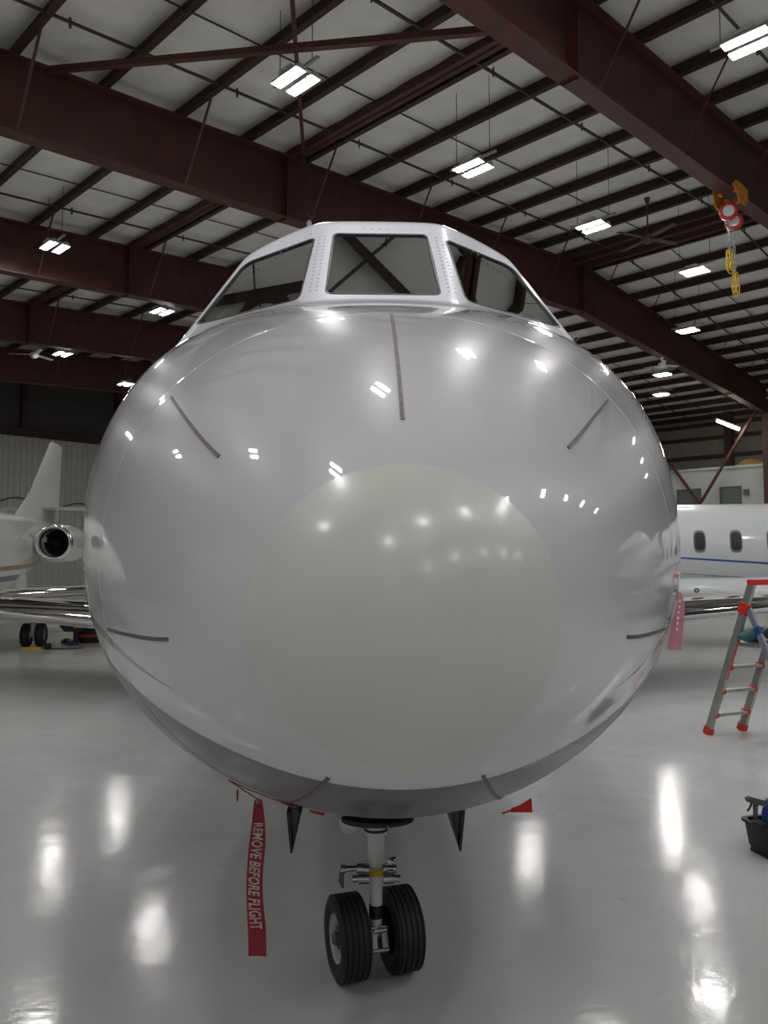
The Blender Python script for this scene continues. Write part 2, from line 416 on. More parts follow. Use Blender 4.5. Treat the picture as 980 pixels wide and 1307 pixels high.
for r in (14.55, 18.5):
    a = MB(); a.prism([hp(r-.13, 41.45, 4.9)-Oo, hp(r+.13, 41.45, 4.9)-Oo, hp(r+.13, 41.6, 4.9)-Oo, hp(r-.13, 41.6, 4.9)-Oo], (0, 0, .3)); a.build('wall_box', 'office_frame', of)
# tan tarpaulin heap lying on the office roof
tp = MB(); g = []
base = hp(14.45, 42.6, 6.47)
for i in range(9):
    row = []
    for k in range(9):
        u, v = (i-4)/4, (k-4)/4
        hgt = .38*max(0, 1-u*u)*max(0, 1-v*v)*(1+.35*math.sin(5*u+2*v))
        row.append(Vector((RX*u*1.0+TX*v*.7, RY*u*1.0+TY*v*.7, hgt)))
    g.append(row)
tp.sheet(g); tag(tp.build('tarpaulin_heap', 'tan_cloth', None, True, base), 'tan crumpled tarpaulin heaped on top of office block', 'tarpaulin')

# ------------------------------------------------------------------ lamps
def high_bay(r, t, z, label, roofz):
    L = thing('high_bay_light', label, 'ceiling light', hp(r, t, z), AZ+PI/2, 'hangar high bay lights')
    # local x now runs along -R .. along the tubes
    for sy in (-.15, .15):
        tb = MB(); n = 10; rg = []
        for x, s_ in ((-.29, .5), (-.27, .85), (-.24, 1), (.24, 1), (.27, .85), (.29, .5)):
            rg.append([Vector((x, sy+.062*s_*math.cos(2*PI*k/n), -.005+.045*s_*math.sin(2*PI*k/n))) for k in range(n)])
        tb.rings(rg); tb.build('lamp_tube', 'lamp_on', L, True)
        hs = MB(); hs.rings([[Vector((x, sy+.095*math.cos(PI*k/8), -.025+.10*math.sin(PI*k/8))) for k in range(9)] for x in (-.315, .315)], cap=False, closed=False)
        for x in (-.315, .315): hs.add([Vector((x, sy+.095*math.cos(PI*k/8), -.025+.10*math.sin(PI*k/8))) for k in range(9)], [tuple(range(9))])
        hs.build('reflector', 'lamp_body', L, True, fix=False, shade=40)
    hs = MB(); hs.box((0, 0, .085), (.30, .46, .05)); hs.build('ballast', 'lamp_body', L)
    br = MB(); br.box((0, 0, .13), (1.1, .05, .04)); br.build('mounting_bar', 'galv', L)
    for x in (-.4, .4):
        wv = MB(); wv.tube([(x, 0, .13), (x, 0, roofz-z)], .007, 5); wv.build('hanger_wire', 'rod_dark', L)
LAMPS = [(9.3, 7.5, 'twin-tube high bay light hanging left of the diagonal roof brace'), (9.0, 11.65, 'high bay light hanging above the right cockpit window'),
 (8.7, 15.7, 'high bay light hanging second to the right above the windshield'), (8.2, 20.1, 'high bay light hanging below left of the yellow slings'),
 (10.6, 25.3, 'high bay light hanging right above the white ceiling fan'), (14.0, 30.8, 'high bay light just below the white ceiling fan, right side'),
 (15.8, 34.6, 'lowest high bay light below the white ceiling fan, right side'), (3.85, 11.55, 'large high bay light in the top right corner of the photo'),
 (18.65, 7.6, 'high bay light at far left in front of a girder'), (21.3, 12.0, 'high bay light left of the left cockpit window'),
 (28.5, 12.0, 'small high bay light beside the far left ceiling fan'), (31.6, 16.1, 'small high bay light half hidden by the nose shoulder, left side')]
for r, t, lb in LAMPS: high_bay(r, t, 9.3, lb, top_z(t)+PD)
for r in (3.85, -3.3, -10.5):
    for t in (-4.8, -.7, 3.4, 7.5, 11.6, 15.7, 19.9, 25, 30, 35):
        if r > 3 and t in (11.6, 15.7, 19.9, 25, 30, 35): continue
        if r < -9 and t > 14 : continue
        if r < 0 and t > 26: continue
        high_bay(r, t, 9.3, 'high bay light behind the photographer, outside the photo', top_z(t)+PD)
for r, t in ((9.3, -1), (16.5, 3.3), (16.5, -1), (23.7, 3.3), (4, 25), (4, 30), (4, 35)):
    high_bay(r, t, 9.3, 'high bay light left or right of the photo frame', top_z(t)+PD)
for r, t in ((16.5, 20.), (16.5, 24.5), (23.7, 20), (23.7, 25)):
    high_bay(r, t, 9.3, 'high bay light hidden behind the grey nose', top_z(t)+PD)
# strip light near the far wall
sl = thing('strip_light', 'warm fluorescent strip light glowing in front of far right wall', 'ceiling light', hp(14.8, 40, 8.35))
m = MB(); m.tube([hp(15.35, 40, 8.67)-hp(14.8, 40, 8.35), hp(14.28, 40, 8.1)-hp(14.8, 40, 8.35)], .075, 8); m.build('lamp_tube', 'tube_on', sl, True)
m = MB(); m.bar(hp(15.4, 40.05, 8.8)-hp(14.8, 40, 8.35), hp(14.23, 40.05, 8.2)-hp(14.8, 40, 8.35), .18, .06); m.build('housing', 'lamp_body', sl)
m = MB(); m.tube([(0, 0, .15), (0, 0, 2.0)], .012, 5); m.build('hanger_wire', 'rod_dark', sl)

# ------------------------------------------------------------------ fans, hoist, cord
def fan(r, t, z_hub, z_top, label, mt, ang, span=.75, nb=3):
    F_ = thing('ceiling_fan', label, 'ceiling fan', hp(r, t, z_hub), ang)
    m = MB(); m.lathe([(0, -.14), (.08, -.13), (.15, -.07), (.16, .02), (.13, .09), (.05, .12), (0, .125)], (0, 0, 0), (0, 0, 1), 16); m.build('motor', mt, F_, True)
    m = MB(); m.tube([(0, 0, .1), (0, 0, z_top-z_hub)], .02, 8); m.build('down_rod', mt, F_)
    m = MB(); m.lathe([(.03, -.16), (.08, -.02), (.08, 0)], (0, 0, z_top-z_hub), (0, 0, 1), 12); m.build('canopy', mt, F_, True)
    for k in range(nb):
        a = 2*PI*k/nb; c, s_ = math.cos(a), math.sin(a); m = MB()
        m.prism([Vector((c*x-s_*y, s_*x+c*y, zz)) for x, y, zz in ((.12, -.04, 0), (.3, -.07, .012), (span, -.065, .012), (span, .065, -.012), (.3, .07, -.012), (.12, .04, 0))], (0, 0, .012)); m.build('blade', mt, F_)
fan(13.28, 29.2, 9.27, 9.58, 'white ceiling fan hanging from a girder on the right', 'fan_white', .3)
fan(29.6, 11.4, 9.35, 10.7, 'white ceiling fan at far left beside small twin lights', 'fan_white', 1.2, .9)
fan(9.1, 19.3, 10.2, 11.3, 'dark ceiling fan high against the right roof slope', 'fan_brown', .4, 1.0, 4)
hz0 = bot_z(17.0)
ho = thing('trolley_hoist', 'orange beam trolley with two red chain hoists under the girder', 'hoist', hp(R1-BAY, 17.0, hz0))
def hl(r, t, z): return Vector((RX*r+TX*t, RY*r+TY*t, z))
for k, (dr, dt) in enumerate(((-.26, -.16), (.26, -.16), (-.26, .16), (.26, .16))):
    m = MB(); ax = Vector((RX, RY, 0)); m.lathe([(0, -.05), (.13, -.05), (.14, -.02), (.10, .02), (.10, .05), (0, .05)], hl(dr*.62, dt*1.25, .06), ax, 18); m.build('trolley_wheel', 'orange', ho, True, shade=40)
m = MB()
for dr in (-.25, .25):
    m.prism([hl(dr, -.30, -.08), hl(dr, .30, -.08), hl(dr, .20, -.26), hl(dr, -.20, -.26)], hl(.03, 0, 0)); m.prism([hl(dr, -.30, -.08), hl(dr, .30, -.08), hl(dr, .28, .14), hl(dr, -.28, .14)], hl(.03, 0, 0))
m.tube([hl(-.3, 0, -.2), hl(.3, 0, -.2)], .035, 10); m.build('trolley_frame', 'orange', ho)
for k, (dt, dz) in enumerate(((-.17, -.42), (.12, -.55))):
    vd = Vector((-.38, -.9, -.2)).normalized()
    h = MB(); h.lathe([(0, -.09), (.15, -.09), (.19, -.05), (.19, .05), (.15, .09), (0, .09)], hl(0, dt, dz), vd, 24); hb = h.build('hoist_body', 'hoist_red', ho, True, shade=40)
    d = MB(); d.lathe([(0, .105), (.105, .10), (.115, .09), (.115, .08)], hl(0, dt, dz), vd, 20); d.build('cover_disc', 'sticker', hb, True, shade=40)
    hk = MB(); hk.tube([hl(0, dt, dz+.17), hl(0, dt, -.2)], .03, 8); hk.build('top_hook', 'steel', hb)
    for sgn in (-.05, .05):
        ch = MB(); zz = dz-.18; ln = .75 if k == 0 else 1.0
        j = 0
        while zz > dz-.18-ln:
            ch.tube([hl((.012 if j % 2 else 0), dt+sgn, zz), hl((.012 if j % 2 else 0), dt+sgn+(0 if j % 2 else .012), zz-.05)], .011, 5); zz -= .045; j += 1
        ch.build('chain', 'galv', hb)
def sling(t, z, L_, label):
    m = MB(); pts = []
    for k in range(49):
        a = 2*PI*3*k/48; pts.append(hl(.04*math.sin(a*1.33), t+.11*math.sin(a)*(1+.15*math.sin(a*.33)), z-L_/2+L_/2*math.cos(a)*(1-.12*math.sin(a*.5))))
    m.tube(pts, .014, 6)
    o = m.build('lifting_sling', 'yellow', None, True, hp(R1-BAY, 17.0, hz0)); return tag(o, label, 'sling', 'yellow slings on the hoist chains')
sling(-.17, -1.25, .5, 'upper yellow coiled sling hanging from the left hoist chain')
sling(.14, -1.68, .5, 'lower yellow coiled sling hanging from the right hoist chain')
cz = bot_z(10.9)
cd_ = thing('pull_cord', 'thin hanging cord with hook above the cockpit roof', 'cord', hp(R1-.3, 10.88, 9.2))
m = MB(); m.tube([(0, 0, 0), (.01, 0, .7), (0, 0, 1.45)], .012, 6); m.build('line', 'cable', cd_)
m = MB(); m.lathe([(0, -.12), (.05, -.1), (.06, -.02), (.035, .03), (0, .04)], (0, 0, 0), (0, 0, 1), 12); m.build('socket', 'fan_white', cd_, True)
m = MB(); m.tube([Vector((TX*.12*math.sin(a)+.04, TY*.12*math.sin(a), .2+.09*math.cos(a))) for a in np.linspace(-.5, 4.5, 14)], .01, 6); m.build('hook', 'cable', cd_, True)
# ------------------------------------------------------------------ the grey jet in front
S_T = [0, .02, .06, .15, .3, .5, .75, 1.05, 1.35, 1.6, 1.9, 2.3, 3.0, 4.0, 14]
Z_TOP=[1.685,1.80,1.885,1.992,2.135,2.29,2.45,2.60,2.72,2.81,2.905,3.01,3.11,3.15,3.15]
Z_BOT=[1.685,1.57,1.48,1.362,1.26,1.168,1.07,.978,.885,.81,.74,.68,.62,.595,.595]
W_HALF=[0,.125,.22,.325,.46,.605,.765,.93,1.075,1.165,1.23,1.275,1.30,1.305,1.305]
Z_MID=[1.685,1.685,1.685,1.685,1.69,1.70,1.73,1.77,1.80,1.82,1.84,1.85,1.855,1.86,1.86]
P_EXP=[2,2,2,2,2,2.02,2.1,2.2,2.35,2.5,2.65,2.7,2.55,2.35,2.2]
def pchip(x,xs,ys):
    xs=np.array(xs,float);ys=np.array(ys,float);h=np.diff(xs);d=np.diff(ys)/h
    m=np.zeros(len(xs))
    for i in range(1,len(xs)-1):
        if d[i-1]*d[i]>0:
            w1=2*h[i]+h[i-1];w2=h[i]+2*h[i-1];m[i]=(w1+w2)/(w1/d[i-1]+w2/d[i])
    m[0]=d[0];m[-1]=d[-1]
    x=np.asarray(x,float);i=np.clip(np.searchsorted(xs,x)-1,0,len(xs)-2);t=(x-xs[i])/h[i]
    return (2*t**3-3*t**2+1)*ys[i]+(t**3-2*t**2+t)*h[i]*m[i]+(-2*t**3+3*t**2)*ys[i+1]+(t**3-t**2)*h[i]*m[i+1]
def prof(s,ys,sq=True):
    q=np.sqrt(np.maximum(s,0));return pchip(q,np.sqrt(S_T),ys)
def smax(a,b,k):
    h=np.clip(.5+.5*(a-b)/k,0,1);return b*(1-h)+a*h+k*h*(1-h)
def smin(a,b,k): return -smax(-a,-b,k)
CP=dict(base=(1.60,2.805),slope=.95,roofz=3.455,roofw=1.30)
def canopy(s,ph):
    sx,cz=np.sin(ph),np.cos(ph);zm=prof(s,Z_MID)
    up=pchip(s,[0,1.9,2.15,2.4,2.8,4,14],[1.52,1.52,1.57,1.62,1.66,1.60,1.55])
    Wc=np.maximum(prof(s,W_HALF)-.012,.01)
    r=((np.abs(sx)/Wc)**2.75+(np.abs(cz)/up)**2.75)**(-1/2.75)
    # centre pane plane:  z - slope*(s-s0) = z0
    k=2.805+.95*(s-1.60)-zm
    rp=np.where(cz>.05,k/np.maximum(cz,.05),99)
    # side panes  n=(.264*|x|,-.3035 s,.3154 z)=.4743
    den=.264*np.abs(sx)+.3154*cz
    rs=np.where(den>.02,(.4743+.3035*s-.3154*zm)/np.maximum(den,.02),99)
    rp=np.where(rp<0,0,rp);rs=np.where(rs<0,0,rs)
    # flank planes behind the side panes
    d2=.906*np.abs(sx)+.423*cz
    rf=np.where(d2>.05,(2.057+.20*np.maximum(s-2.6,0)-.423*zm)/np.maximum(d2,.05),99)
    r=smin(smin(r,rf,.03),smin(rp,rs,.035),.045)
    return np.where(cz>.15,r,0)
def body_radius(s,ph):
    s=np.asarray(s,float);ph=np.asarray(ph,float)
    sx,cz=np.abs(np.sin(ph)),np.cos(ph);zm=prof(s,Z_MID)
    up=np.maximum(prof(s,Z_TOP)-zm,1e-6);dn=np.maximum(zm-prof(s,Z_BOT),1e-6);W=np.maximum(prof(s,W_HALF),1e-6);p=prof(s,P_EXP)
    p=np.where(cz>=0,p,2.0);v=np.where(cz>=0,up,dn)
    return ((sx/W)**p+(np.abs(cz)/v)**p)**(-1/p)
def radius(s,ph):
    s=np.asarray(s,float);ph=np.asarray(ph,float)
    r=body_radius(s,ph);rc=canopy(s,ph)
    return np.where(s>1.3,smax(r,rc,.03*np.clip((s-1.3)/.2,0.01,1)),r)
def P(s,ph):
    r=radius(s,ph);zm=prof(s,Z_MID)
    return np.stack([r*np.sin(ph),np.asarray(s,float)+0*r,zm+r*np.cos(ph)],-1)
NX, NY, YAW = 0.048, 1.45, math.radians(1.75)
jet = thing('business_jet', 'pale grey business jet facing the camera nose first, filling the centre', 'aircraft', (NX, NY, 0), YAW)

# window outlines as seen from the front (x, z), right side; the left one mirrors it
def round_poly(poly, rad, n=7):
    out = []; m = len(poly); rad = rad if isinstance(rad, (list, tuple)) else [rad]*m
    for i in range(m):
        p0, p, p1 = Vector(poly[i-1]), Vector(poly[i]), Vector(poly[(i+1) % m]); a = (p0-p).normalized(); b = (p1-p).normalized(); r = rad[i]
        for k in range(n+1):
            t = k/n; q = (p+a*r)*(1-t)**2 + p*2*t*(1-t) + (p+b*r)*t**2; out.append((q.x, q.y))
    res = []
    for i in range(len(out)):
        a, b = Vector(out[i]), Vector(out[(i+1) % len(out)]); k = max(1, int((b-a).length/.012))
        for j in range(k): res.append(tuple(a+(b-a)*j/k))
    return np.array(res)
WC = round_poly([(-.222, 3.318), (.222, 3.318), (.238, 2.862), (-.238, 2.862)], .03)
WS = round_poly([(.306, 3.288), (.343, 2.853), (.57, 2.868), (.872, 2.892), (.682, 3.285)], [.025, .04, .1, .02, .06])
WSL = WS.copy(); WSL[:, 0] *= -1; WSL = WSL[::-1]
OUTL = [WC, WS, WSL]
def inside(x, z, poly):
    r = np.zeros(x.shape, bool); px, pz = poly[:, 0], poly[:, 1]; j = len(poly)-1
    for i in range(len(poly)):
        cnd = ((pz[i] > z) != (pz[j] > z)) & (x < (px[j]-px[i])*(z-pz[i])/(pz[j]-pz[i]+1e-12)+px[i]); r ^= cnd; j = i
    return r
def solve_xz(x, z, s0, p0):
    """(s, phi) on the skin whose front view position is x, z"""
    s, p = s0.copy(), p0.copy()
    for _ in range(30):
        q = P(s, p); e = 1e-4; ds = (P(s+e, p)-P(s-e, p))/(2*e); dp = (P(s, p+e)-P(s, p-e))/(2*e)
        ex, ez = x-q[:, 0], z-q[:, 2]; det = ds[:, 0]*dp[:, 2]-dp[:, 0]*ds[:, 2]; det = np.where(np.abs(det) < 1e-5, 1e-5*np.sign(det+1e-12), det)
        s = np.clip(s+np.clip((ex*dp[:, 2]-dp[:, 0]*ez)/det, -.05, .05), 1.5, 2.7); p = p+np.clip((ds[:, 0]*ez-ex*ds[:, 2])/det, -.05, .05)
    return s, p
def normals(s, p):
    e = 1e-3; ds = P(s+e, p)-P(s-e, p); dp = P(s, p+e)-P(s, p-e); n = np.cross(dp, ds); n /= np.linalg.norm(n, axis=-1, keepdims=True)+1e-12
    return n
def skin(name, svals, nphi, material, cut=False, off=0.0, attr=False):
    ph = np.linspace(-PI, PI, nphi, endpoint=False); S, PH = np.meshgrid(svals, ph, indexing='ij'); sh = S.shape
    Q = P(S, PH)
    keep = np.ones((sh[0]-1, sh[1]), bool)
    if cut:
        for poly in OUTL:
            ins = inside(Q[..., 0], Q[..., 2], poly) & (S < 2.75) & (S > 1.5) & (np.cos(PH) > .3)
            nx_ = np.roll(ins, -1, 1); allin = ins[:-1] & ins[1:] & nx_[:-1] & nx_[1:]
            anyin = ins[:-1] | ins[1:] | nx_[:-1] | nx_[1:]
            keep &= ~anyin
            # vertices of removed partly-covered faces that lie outside: pull them onto the outline
            bd = np.zeros(sh, bool); part = anyin
            bd[:-1] |= part; bd[1:] |= part; bd[:-1] |= np.roll(part, 1, 1); bd[1:] |= np.roll(part, 1, 1); bd &= ~ins
            ii = np.where(bd); x, z = Q[ii][:, 0], Q[ii][:, 2]
            a = poly; b = np.roll(poly, -1, 0); d = b-a; L2 = (d**2).sum(1)
            t = np.clip(((x[:, None]-a[None, :, 0])*d[None, :, 0]+(z[:, None]-a[None, :, 1])*d[None, :, 1])/L2, 0, 1)
            cx = a[None, :, 0]+t*d[None, :, 0]; cz_ = a[None, :, 1]+t*d[None, :, 1]; k = np.argmin((cx-x[:, None])**2+(cz_-z[:, None])**2, 1); r = np.arange(len(x))
            s2, p2 = solve_xz(cx[r, k], cz_[r, k], S[ii], PH[ii]); S[ii] = s2; PH[ii] = p2
        Q = P(S, PH)
    if off: Q = Q + normals(S, PH)*off
    idx = np.arange(sh[0]*sh[1]).reshape(sh); i0 = idx[:-1]; i1 = idx[1:]; n0 = np.roll(i0, -1, 1); n1 = np.roll(i1, -1, 1)
    F = np.stack([i0, n0, n1, i1], -1)[keep]
    used = np.unique(F); remap = -np.ones(sh[0]*sh[1], int); remap[used] = np.arange(len(used)); F = remap[F]; vv = Q.reshape(-1, 3)[used]
    me = bpy.data.meshes.new(name); me.vertices.add(len(vv)); me.vertices.foreach_set('co', vv.ravel()); me.loops.add(F.size); me.loops.foreach_set('vertex_index', F.ravel())
    me.polygons.add(len(F)); me.polygons.foreach_set('loop_start', np.arange(len(F))*4); me.polygons.foreach_set('use_smooth', np.ones(len(F), bool)); me.update(calc_edges=True); me.validate()
    if attr:
        val = surround(S, PH).ravel()[used]; at = me.attributes.new('surround', 'FLOAT', 'POINT'); at.data.foreach_set('value', val)
    me.materials.append(M[material]); o = bpy.data.objects.new(name, me); C.objects.link(o); o.parent = jet; return o
def surround(S, PH):
    zm = prof(S, Z_MID); c_ = canopy(S, PH); r = body_radius(S, PH)
    return np.where((S > 1.45) & (np.cos(PH) > .2) & (S < 2.8), (c_-r)-.075*np.clip((np.abs(c_*np.sin(PH))-.33)/.10, 0, 1)*np.clip((.92-np.abs(c_*np.sin(PH)))/.1, 0, 1), -1.0)
q = np.linspace(math.sqrt(.0004), math.sqrt(.146), 26)**2
boot = skin('nose_boot', np.concatenate([[1e-6], q]), 160, 'boot', off=.0025)
boot['label'] = 'matte beige-grey round nose cap'
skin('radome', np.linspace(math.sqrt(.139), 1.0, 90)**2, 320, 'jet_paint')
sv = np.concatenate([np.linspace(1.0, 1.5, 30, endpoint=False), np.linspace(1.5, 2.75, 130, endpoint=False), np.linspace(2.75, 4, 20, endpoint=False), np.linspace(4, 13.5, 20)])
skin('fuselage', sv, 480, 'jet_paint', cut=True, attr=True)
# raised joint between radome and fuselage
m = MB(); n = 240; pp = np.linspace(-PI, PI, n, endpoint=False)
rg = []
for ds, h in ((-.0028, -.001), (-.0012, .0009), (.0012, .0009), (.0028, -.001)):
    s_ = np.full(n, 1.0+ds); rg.append([Vector(x) for x in (P(s_, pp)+normals(s_, pp)*h)])
m.rings(rg, cap=False); m.build('radome_joint', 'jet_paint', jet, True)
# closing bulkhead of the tail end (out of sight)
m = MB(); s_ = np.full(48, 13.5); m.add([Vector(x) for x in P(s_, np.linspace(-PI, PI, 48, endpoint=False))], [tuple(range(48))]); m.build('tail_bulkhead', 'white_paint', jet)
# lightning diverter strips on the radome
for s0, s1, ph0, ph1 in ((.262, .97, .003, .006), (.43, .935, -.902, -.904), (.438, .95, .85, .912), (.435, .99, -1.744, -1.786), (.454, 1.0, 1.742, 1.79), (.24, .99, -2.725, -2.69), (.249, .99, 2.695, 2.68)):
    k = 40; ss = np.linspace(s0, s1, k); pv = np.linspace(ph0, ph1, k); m = MB(); wd = .0046; rg = []
    c0 = P(ss, pv); nn = normals(ss, pv); tg = np.gradient(c0, axis=0); tg /= np.linalg.norm(tg, axis=1)[:, None]; sd = np.cross(tg, nn)
    for i in range(k):
        a = Vector(c0[i]); n_ = Vector(nn[i]); d_ = Vector(sd[i]); rg.append([a-d_*wd-n_*.002, a-d_*wd+n_*.003, a+d_*wd+n_*.003, a+d_*wd-n_*.002])
    m.rings(rg); m.build('diverter_strip', 'strip_metal', jet)
# windows: pane, gasket, reveal
def pane(poly, s0, nm):
    x, z = poly[:, 0], poly[:, 1]
    s_, p_ = solve_xz(x, z, np.full(len(x), s0), np.arctan2(x, z-1.85)); Q = P(s_, p_); nn = normals(s_, p_)
    cen = Q.mean(0); inn = (cen-Q); inn /= np.linalg.norm(inn, axis=1)[:, None]
    g = MB(); g.rings([[Vector(v) for v in Q+inn*a+nn*b_] for a, b_ in ((-.003, .0005), (-.001, .0025), (.009, .0015), (.010, -.012), (.004, -.055), (-.02, -.055))], cap=False)
    go = g.build(nm, 'gasket', jet, True, shade=35)
    # glass: rings shrinking to the middle, solved onto the skin so that it follows it
    rings_ = []; c2 = poly.mean(0)
    for f_ in (0.012, .25, .5, .75, .93):
        xy = poly*(1-f_)+c2*f_; a, b_ = solve_xz(xy[:, 0], xy[:, 1], s_.copy(), p_.copy()); rings_.append([Vector(v) for v in P(a, b_)-normals(a, b_)*.006])
    gm = MB(); gm.rings(rings_, cap=False); nr = len(poly); L_ = len(rings_)-1; cv = sum((Vector(v) for v in rings_[-1]), Vector())/nr
    gm.add(list(rings_[-1])+[cv], [(k, (k+1) % nr, nr) for k in range(nr)])
    gm.build('window_pane', 'windshield', go, True)
pane(WC, 1.9, 'windshield_gasket'); pane(WS, 2.0, 'side_window_gasket'); pane(WSL, 2.0, 'side_window_gasket')
# screws along the posts and above the panes
m = MB()
def screws(pts):
    pts = np.array(pts); s_, p_ = solve_xz(pts[:, 0], pts[:, 1], np.full(len(pts), 1.9), np.arctan2(pts[:, 0], pts[:, 1]-1.85)); Q = P(s_, p_); nn = normals(s_, p_)
    for a, n_ in zip(Q, nn): m.lathe([(.0045, -.001), (.0045, .0012), (.003, .0018), (0, .0018)], a, n_, 6)
for sg in (-1, 1):
    for off_ in (-.016, .012):
        screws([(sg*(.274+.016*k/15+off_), 3.29-.40*k/15) for k in range(16)])
    screws([(sg*(.33+.30*k/10), 3.335-.13*k/10-.012*(k/10)**2) for k in range(11)])
screws([(-.2+.4*k/10, 3.36) for k in range(11)])
o = m.build('screw_heads', 'galv', jet); o['kind'] = 'stuff'
# cockpit inside: liner, glareshield, seats, bulkhead
liner = MB(); svl = np.linspace(1.62, 3.5, 26); pl = np.linspace(-1.75, 1.75, 49); g = []
for s_ in svl: g.append([Vector(v) for v in P(np.full(49, s_), pl)-normals(np.full(49, s_), pl)*.07])
lm = MB(); Fk = []; nn_ = 49
for i in range(len(svl)-1):
    for k in range(48):
        c4 = (g[i][k]+g[i+1][k+1])/2
        if c4.y < 2.62 and any(inside(np.array([c4.x*1.0]), np.array([c4.z+.02]), pl_*[1.06, 1.0]-np.array([0, -.0]))[0] for pl_ in OUTL): continue
        if c4.y < 2.62 and c4.z > 2.80: continue
        Fk.append((i*nn_+k, i*nn_+k+1, (i+1)*nn_+k+1, (i+1)*nn_+k))
lm.add([v for r in g for v in r], Fk); lm.build('cockpit_lining', 'cockpit', jet, True)
m = MB(); s_ = np.full(40, 3.5); pv = np.linspace(-PI, PI, 40, endpoint=False); m.add([Vector(v) for v in P(s_, pv)*[.95, 1, .97]+np.array([0, 0, .05])], [tuple(range(40))]); m.build('cockpit_bulkhead', 'cockpit', jet)
m = MB()
m.rings([[Vector((x, 1.70+.22*(x/.8)**2+dy, 2.79-.10*(x/.8)**2+dz)) for x in np.linspace(-.72, .72, 21)] for dy, dz in ((0, 0), (.1, .015), (.35, .02), (.38, -.03), (.38, -.3))], cap=False, closed=False); m.build('glareshield', 'panel_black', jet, True)
m = MB(); m.box((0, 2.9, 2.15), (1.7, 1.6, .04)); m.build('cockpit_floor', 'panel_black', jet)
for sg in (-1, 1):
    m = MB()
    for (cx_, cy_, cz_, dx, dy, dz) in ((.45, 2.75, 2.62, .46, .12, .62), (.45, 2.77, 3.02, .26, .09, .20)):
        n = 12; m.rings([[Vector((sg*cx_+dx/2*f_*math.copysign(abs(math.cos(2*PI*k/n))**.5, math.cos(2*PI*k/n)), cy_+yy, cz_+dz/2*f_*math.copysign(abs(math.sin(2*PI*k/n))**.5, math.sin(2*PI*k/n)))) for k in range(n)] for yy, f_ in ((-dy/2, .9), (-dy/4, 1), (dy/4, 1), (dy/2, .9))])
    m.build('crew_seat', 'seat', jet, True)
# small probes at the window corners and flanks
for sg in (-1, 1):
    a = np.array([sg*.955]); b_ = np.array([2.87]); s_, p_ = solve_xz(a, b_, np.array([2.3]), np.arctan2(a, b_-1.85)); c0 = Vector(P(s_, p_)[0]); n_ = Vector(normals(s_, p_)[0])
    m = MB(); m.tube([c0-n_*.01, c0+n_*.03, c0+n_*.035+Vector((0, -.07, 0)), c0+n_*.02+Vector((0, -.10, 0))], [.02, .015, .012, .004], 8); m.build('probe', 'black', jet, True)
# wings with polished slats
def airfoil(n=18, t=.12):
    xs = (1-np.cos(np.linspace(0, PI, n)))/2; yt = 5*t*(.2969*np.sqrt(xs)-.126*xs-.3516*xs**2+.2843*xs**3-.1036*xs**4)
    return xs, yt
def wing(parent, root, tip, c0, c1, mwing, mslat, t=.12, slat=.14, names=('wing', 'slat')):
    xs, yt = airfoil(22, t)
    def sec(le, c, i0, i1, k=1.0):
        up = [Vector((le[0], le[1]+c*xs[i], le[2]+c*yt[i]*k)) for i in range(i0, i1)]; dn = [Vector((le[0], le[1]+c*xs[i], le[2]-c*yt[i]*.7*k)) for i in range(i1-1, i0-1, -1)]
        return up+dn
    ns = int(np.searchsorted(xs, slat)); st = np.linspace(0, 1, 9)
    ms = MB(); ms.rings([sec([root[j]+(tip[j]-root[j])*u for j in range(3)], c0+(c1-c0)*u, 0, ns+1, 1.02) for u in st]); ms.build(names[1], mslat, parent, True, shade=50)
    mw = MB(); mw.rings([sec([root[j]+(tip[j]-root[j])*u for j in range(3)], c0+(c1-c0)*u, ns, len(xs)) for u in st]); mw.build(names[0], mwing, parent, True, shade=50)
for sg in (-1, 1):
    wing(jet, (sg*1.0, 7.2, .88), (sg*6.3, 9.8, 1.08), 2.9, 1.7, 'white_paint', 'chrome', .17, .2)
m = MB()
m.rings([[Vector((1.25*k_*math.cos(a), s_, 1.0+.42*k_*math.sin(a))) for a in np.linspace(0, 2*PI, 24, endpoint=False)] for s_, k_ in ((6.0, .1), (6.5, .55), (7.3, .92), (8.5, 1.0), (10, .9), (11.2, .4))]); m.build('wing_fairing', 'white_paint', jet, True)
# fin, stabiliser, engines of the same jet (hidden behind its nose, still part of it)
m = MB(); m.rings([[Vector((x, y, z)) for x, y, z in ((-.1, y0, z0), (0, y0-.2, z0), (.1, y0, z0), (.08, y1, z0), (-.08, y1, z0))] for y0, y1, z0 in ((11.4, 13.4, 2.9), (12.8, 14.2, 5.3))]); m.build('tail_fin', 'white_paint', jet)
for sg in (-1, 1):
    m = MB(); m.lathe([(.36, 0), (.42, -.08), (.47, 0), (.52, .5), (.5, 1.5), (.36, 2.4)], (sg*1.55, 10.2, 2.6), (0, 1, 0), 24); m.build('engine', 'white_paint', jet, True)
    mg = MB(); mg.tube([(sg*1.9, 9.6, .3), (sg*1.9, 9.6, 1.0)], .09, 10); g_ = mg.build('main_gear', 'gear_paint', jet, True)
    t_ = MB(); t_.lathe([(.16, -.1), (.30, -.1), (.34, -.05), (.34, .05), (.30, .1), (.16, .1)], (sg*1.9, 9.6, .34), (1, 0, 0), 28); t_.build('tire', 'rubber', g_, True, shade=50)
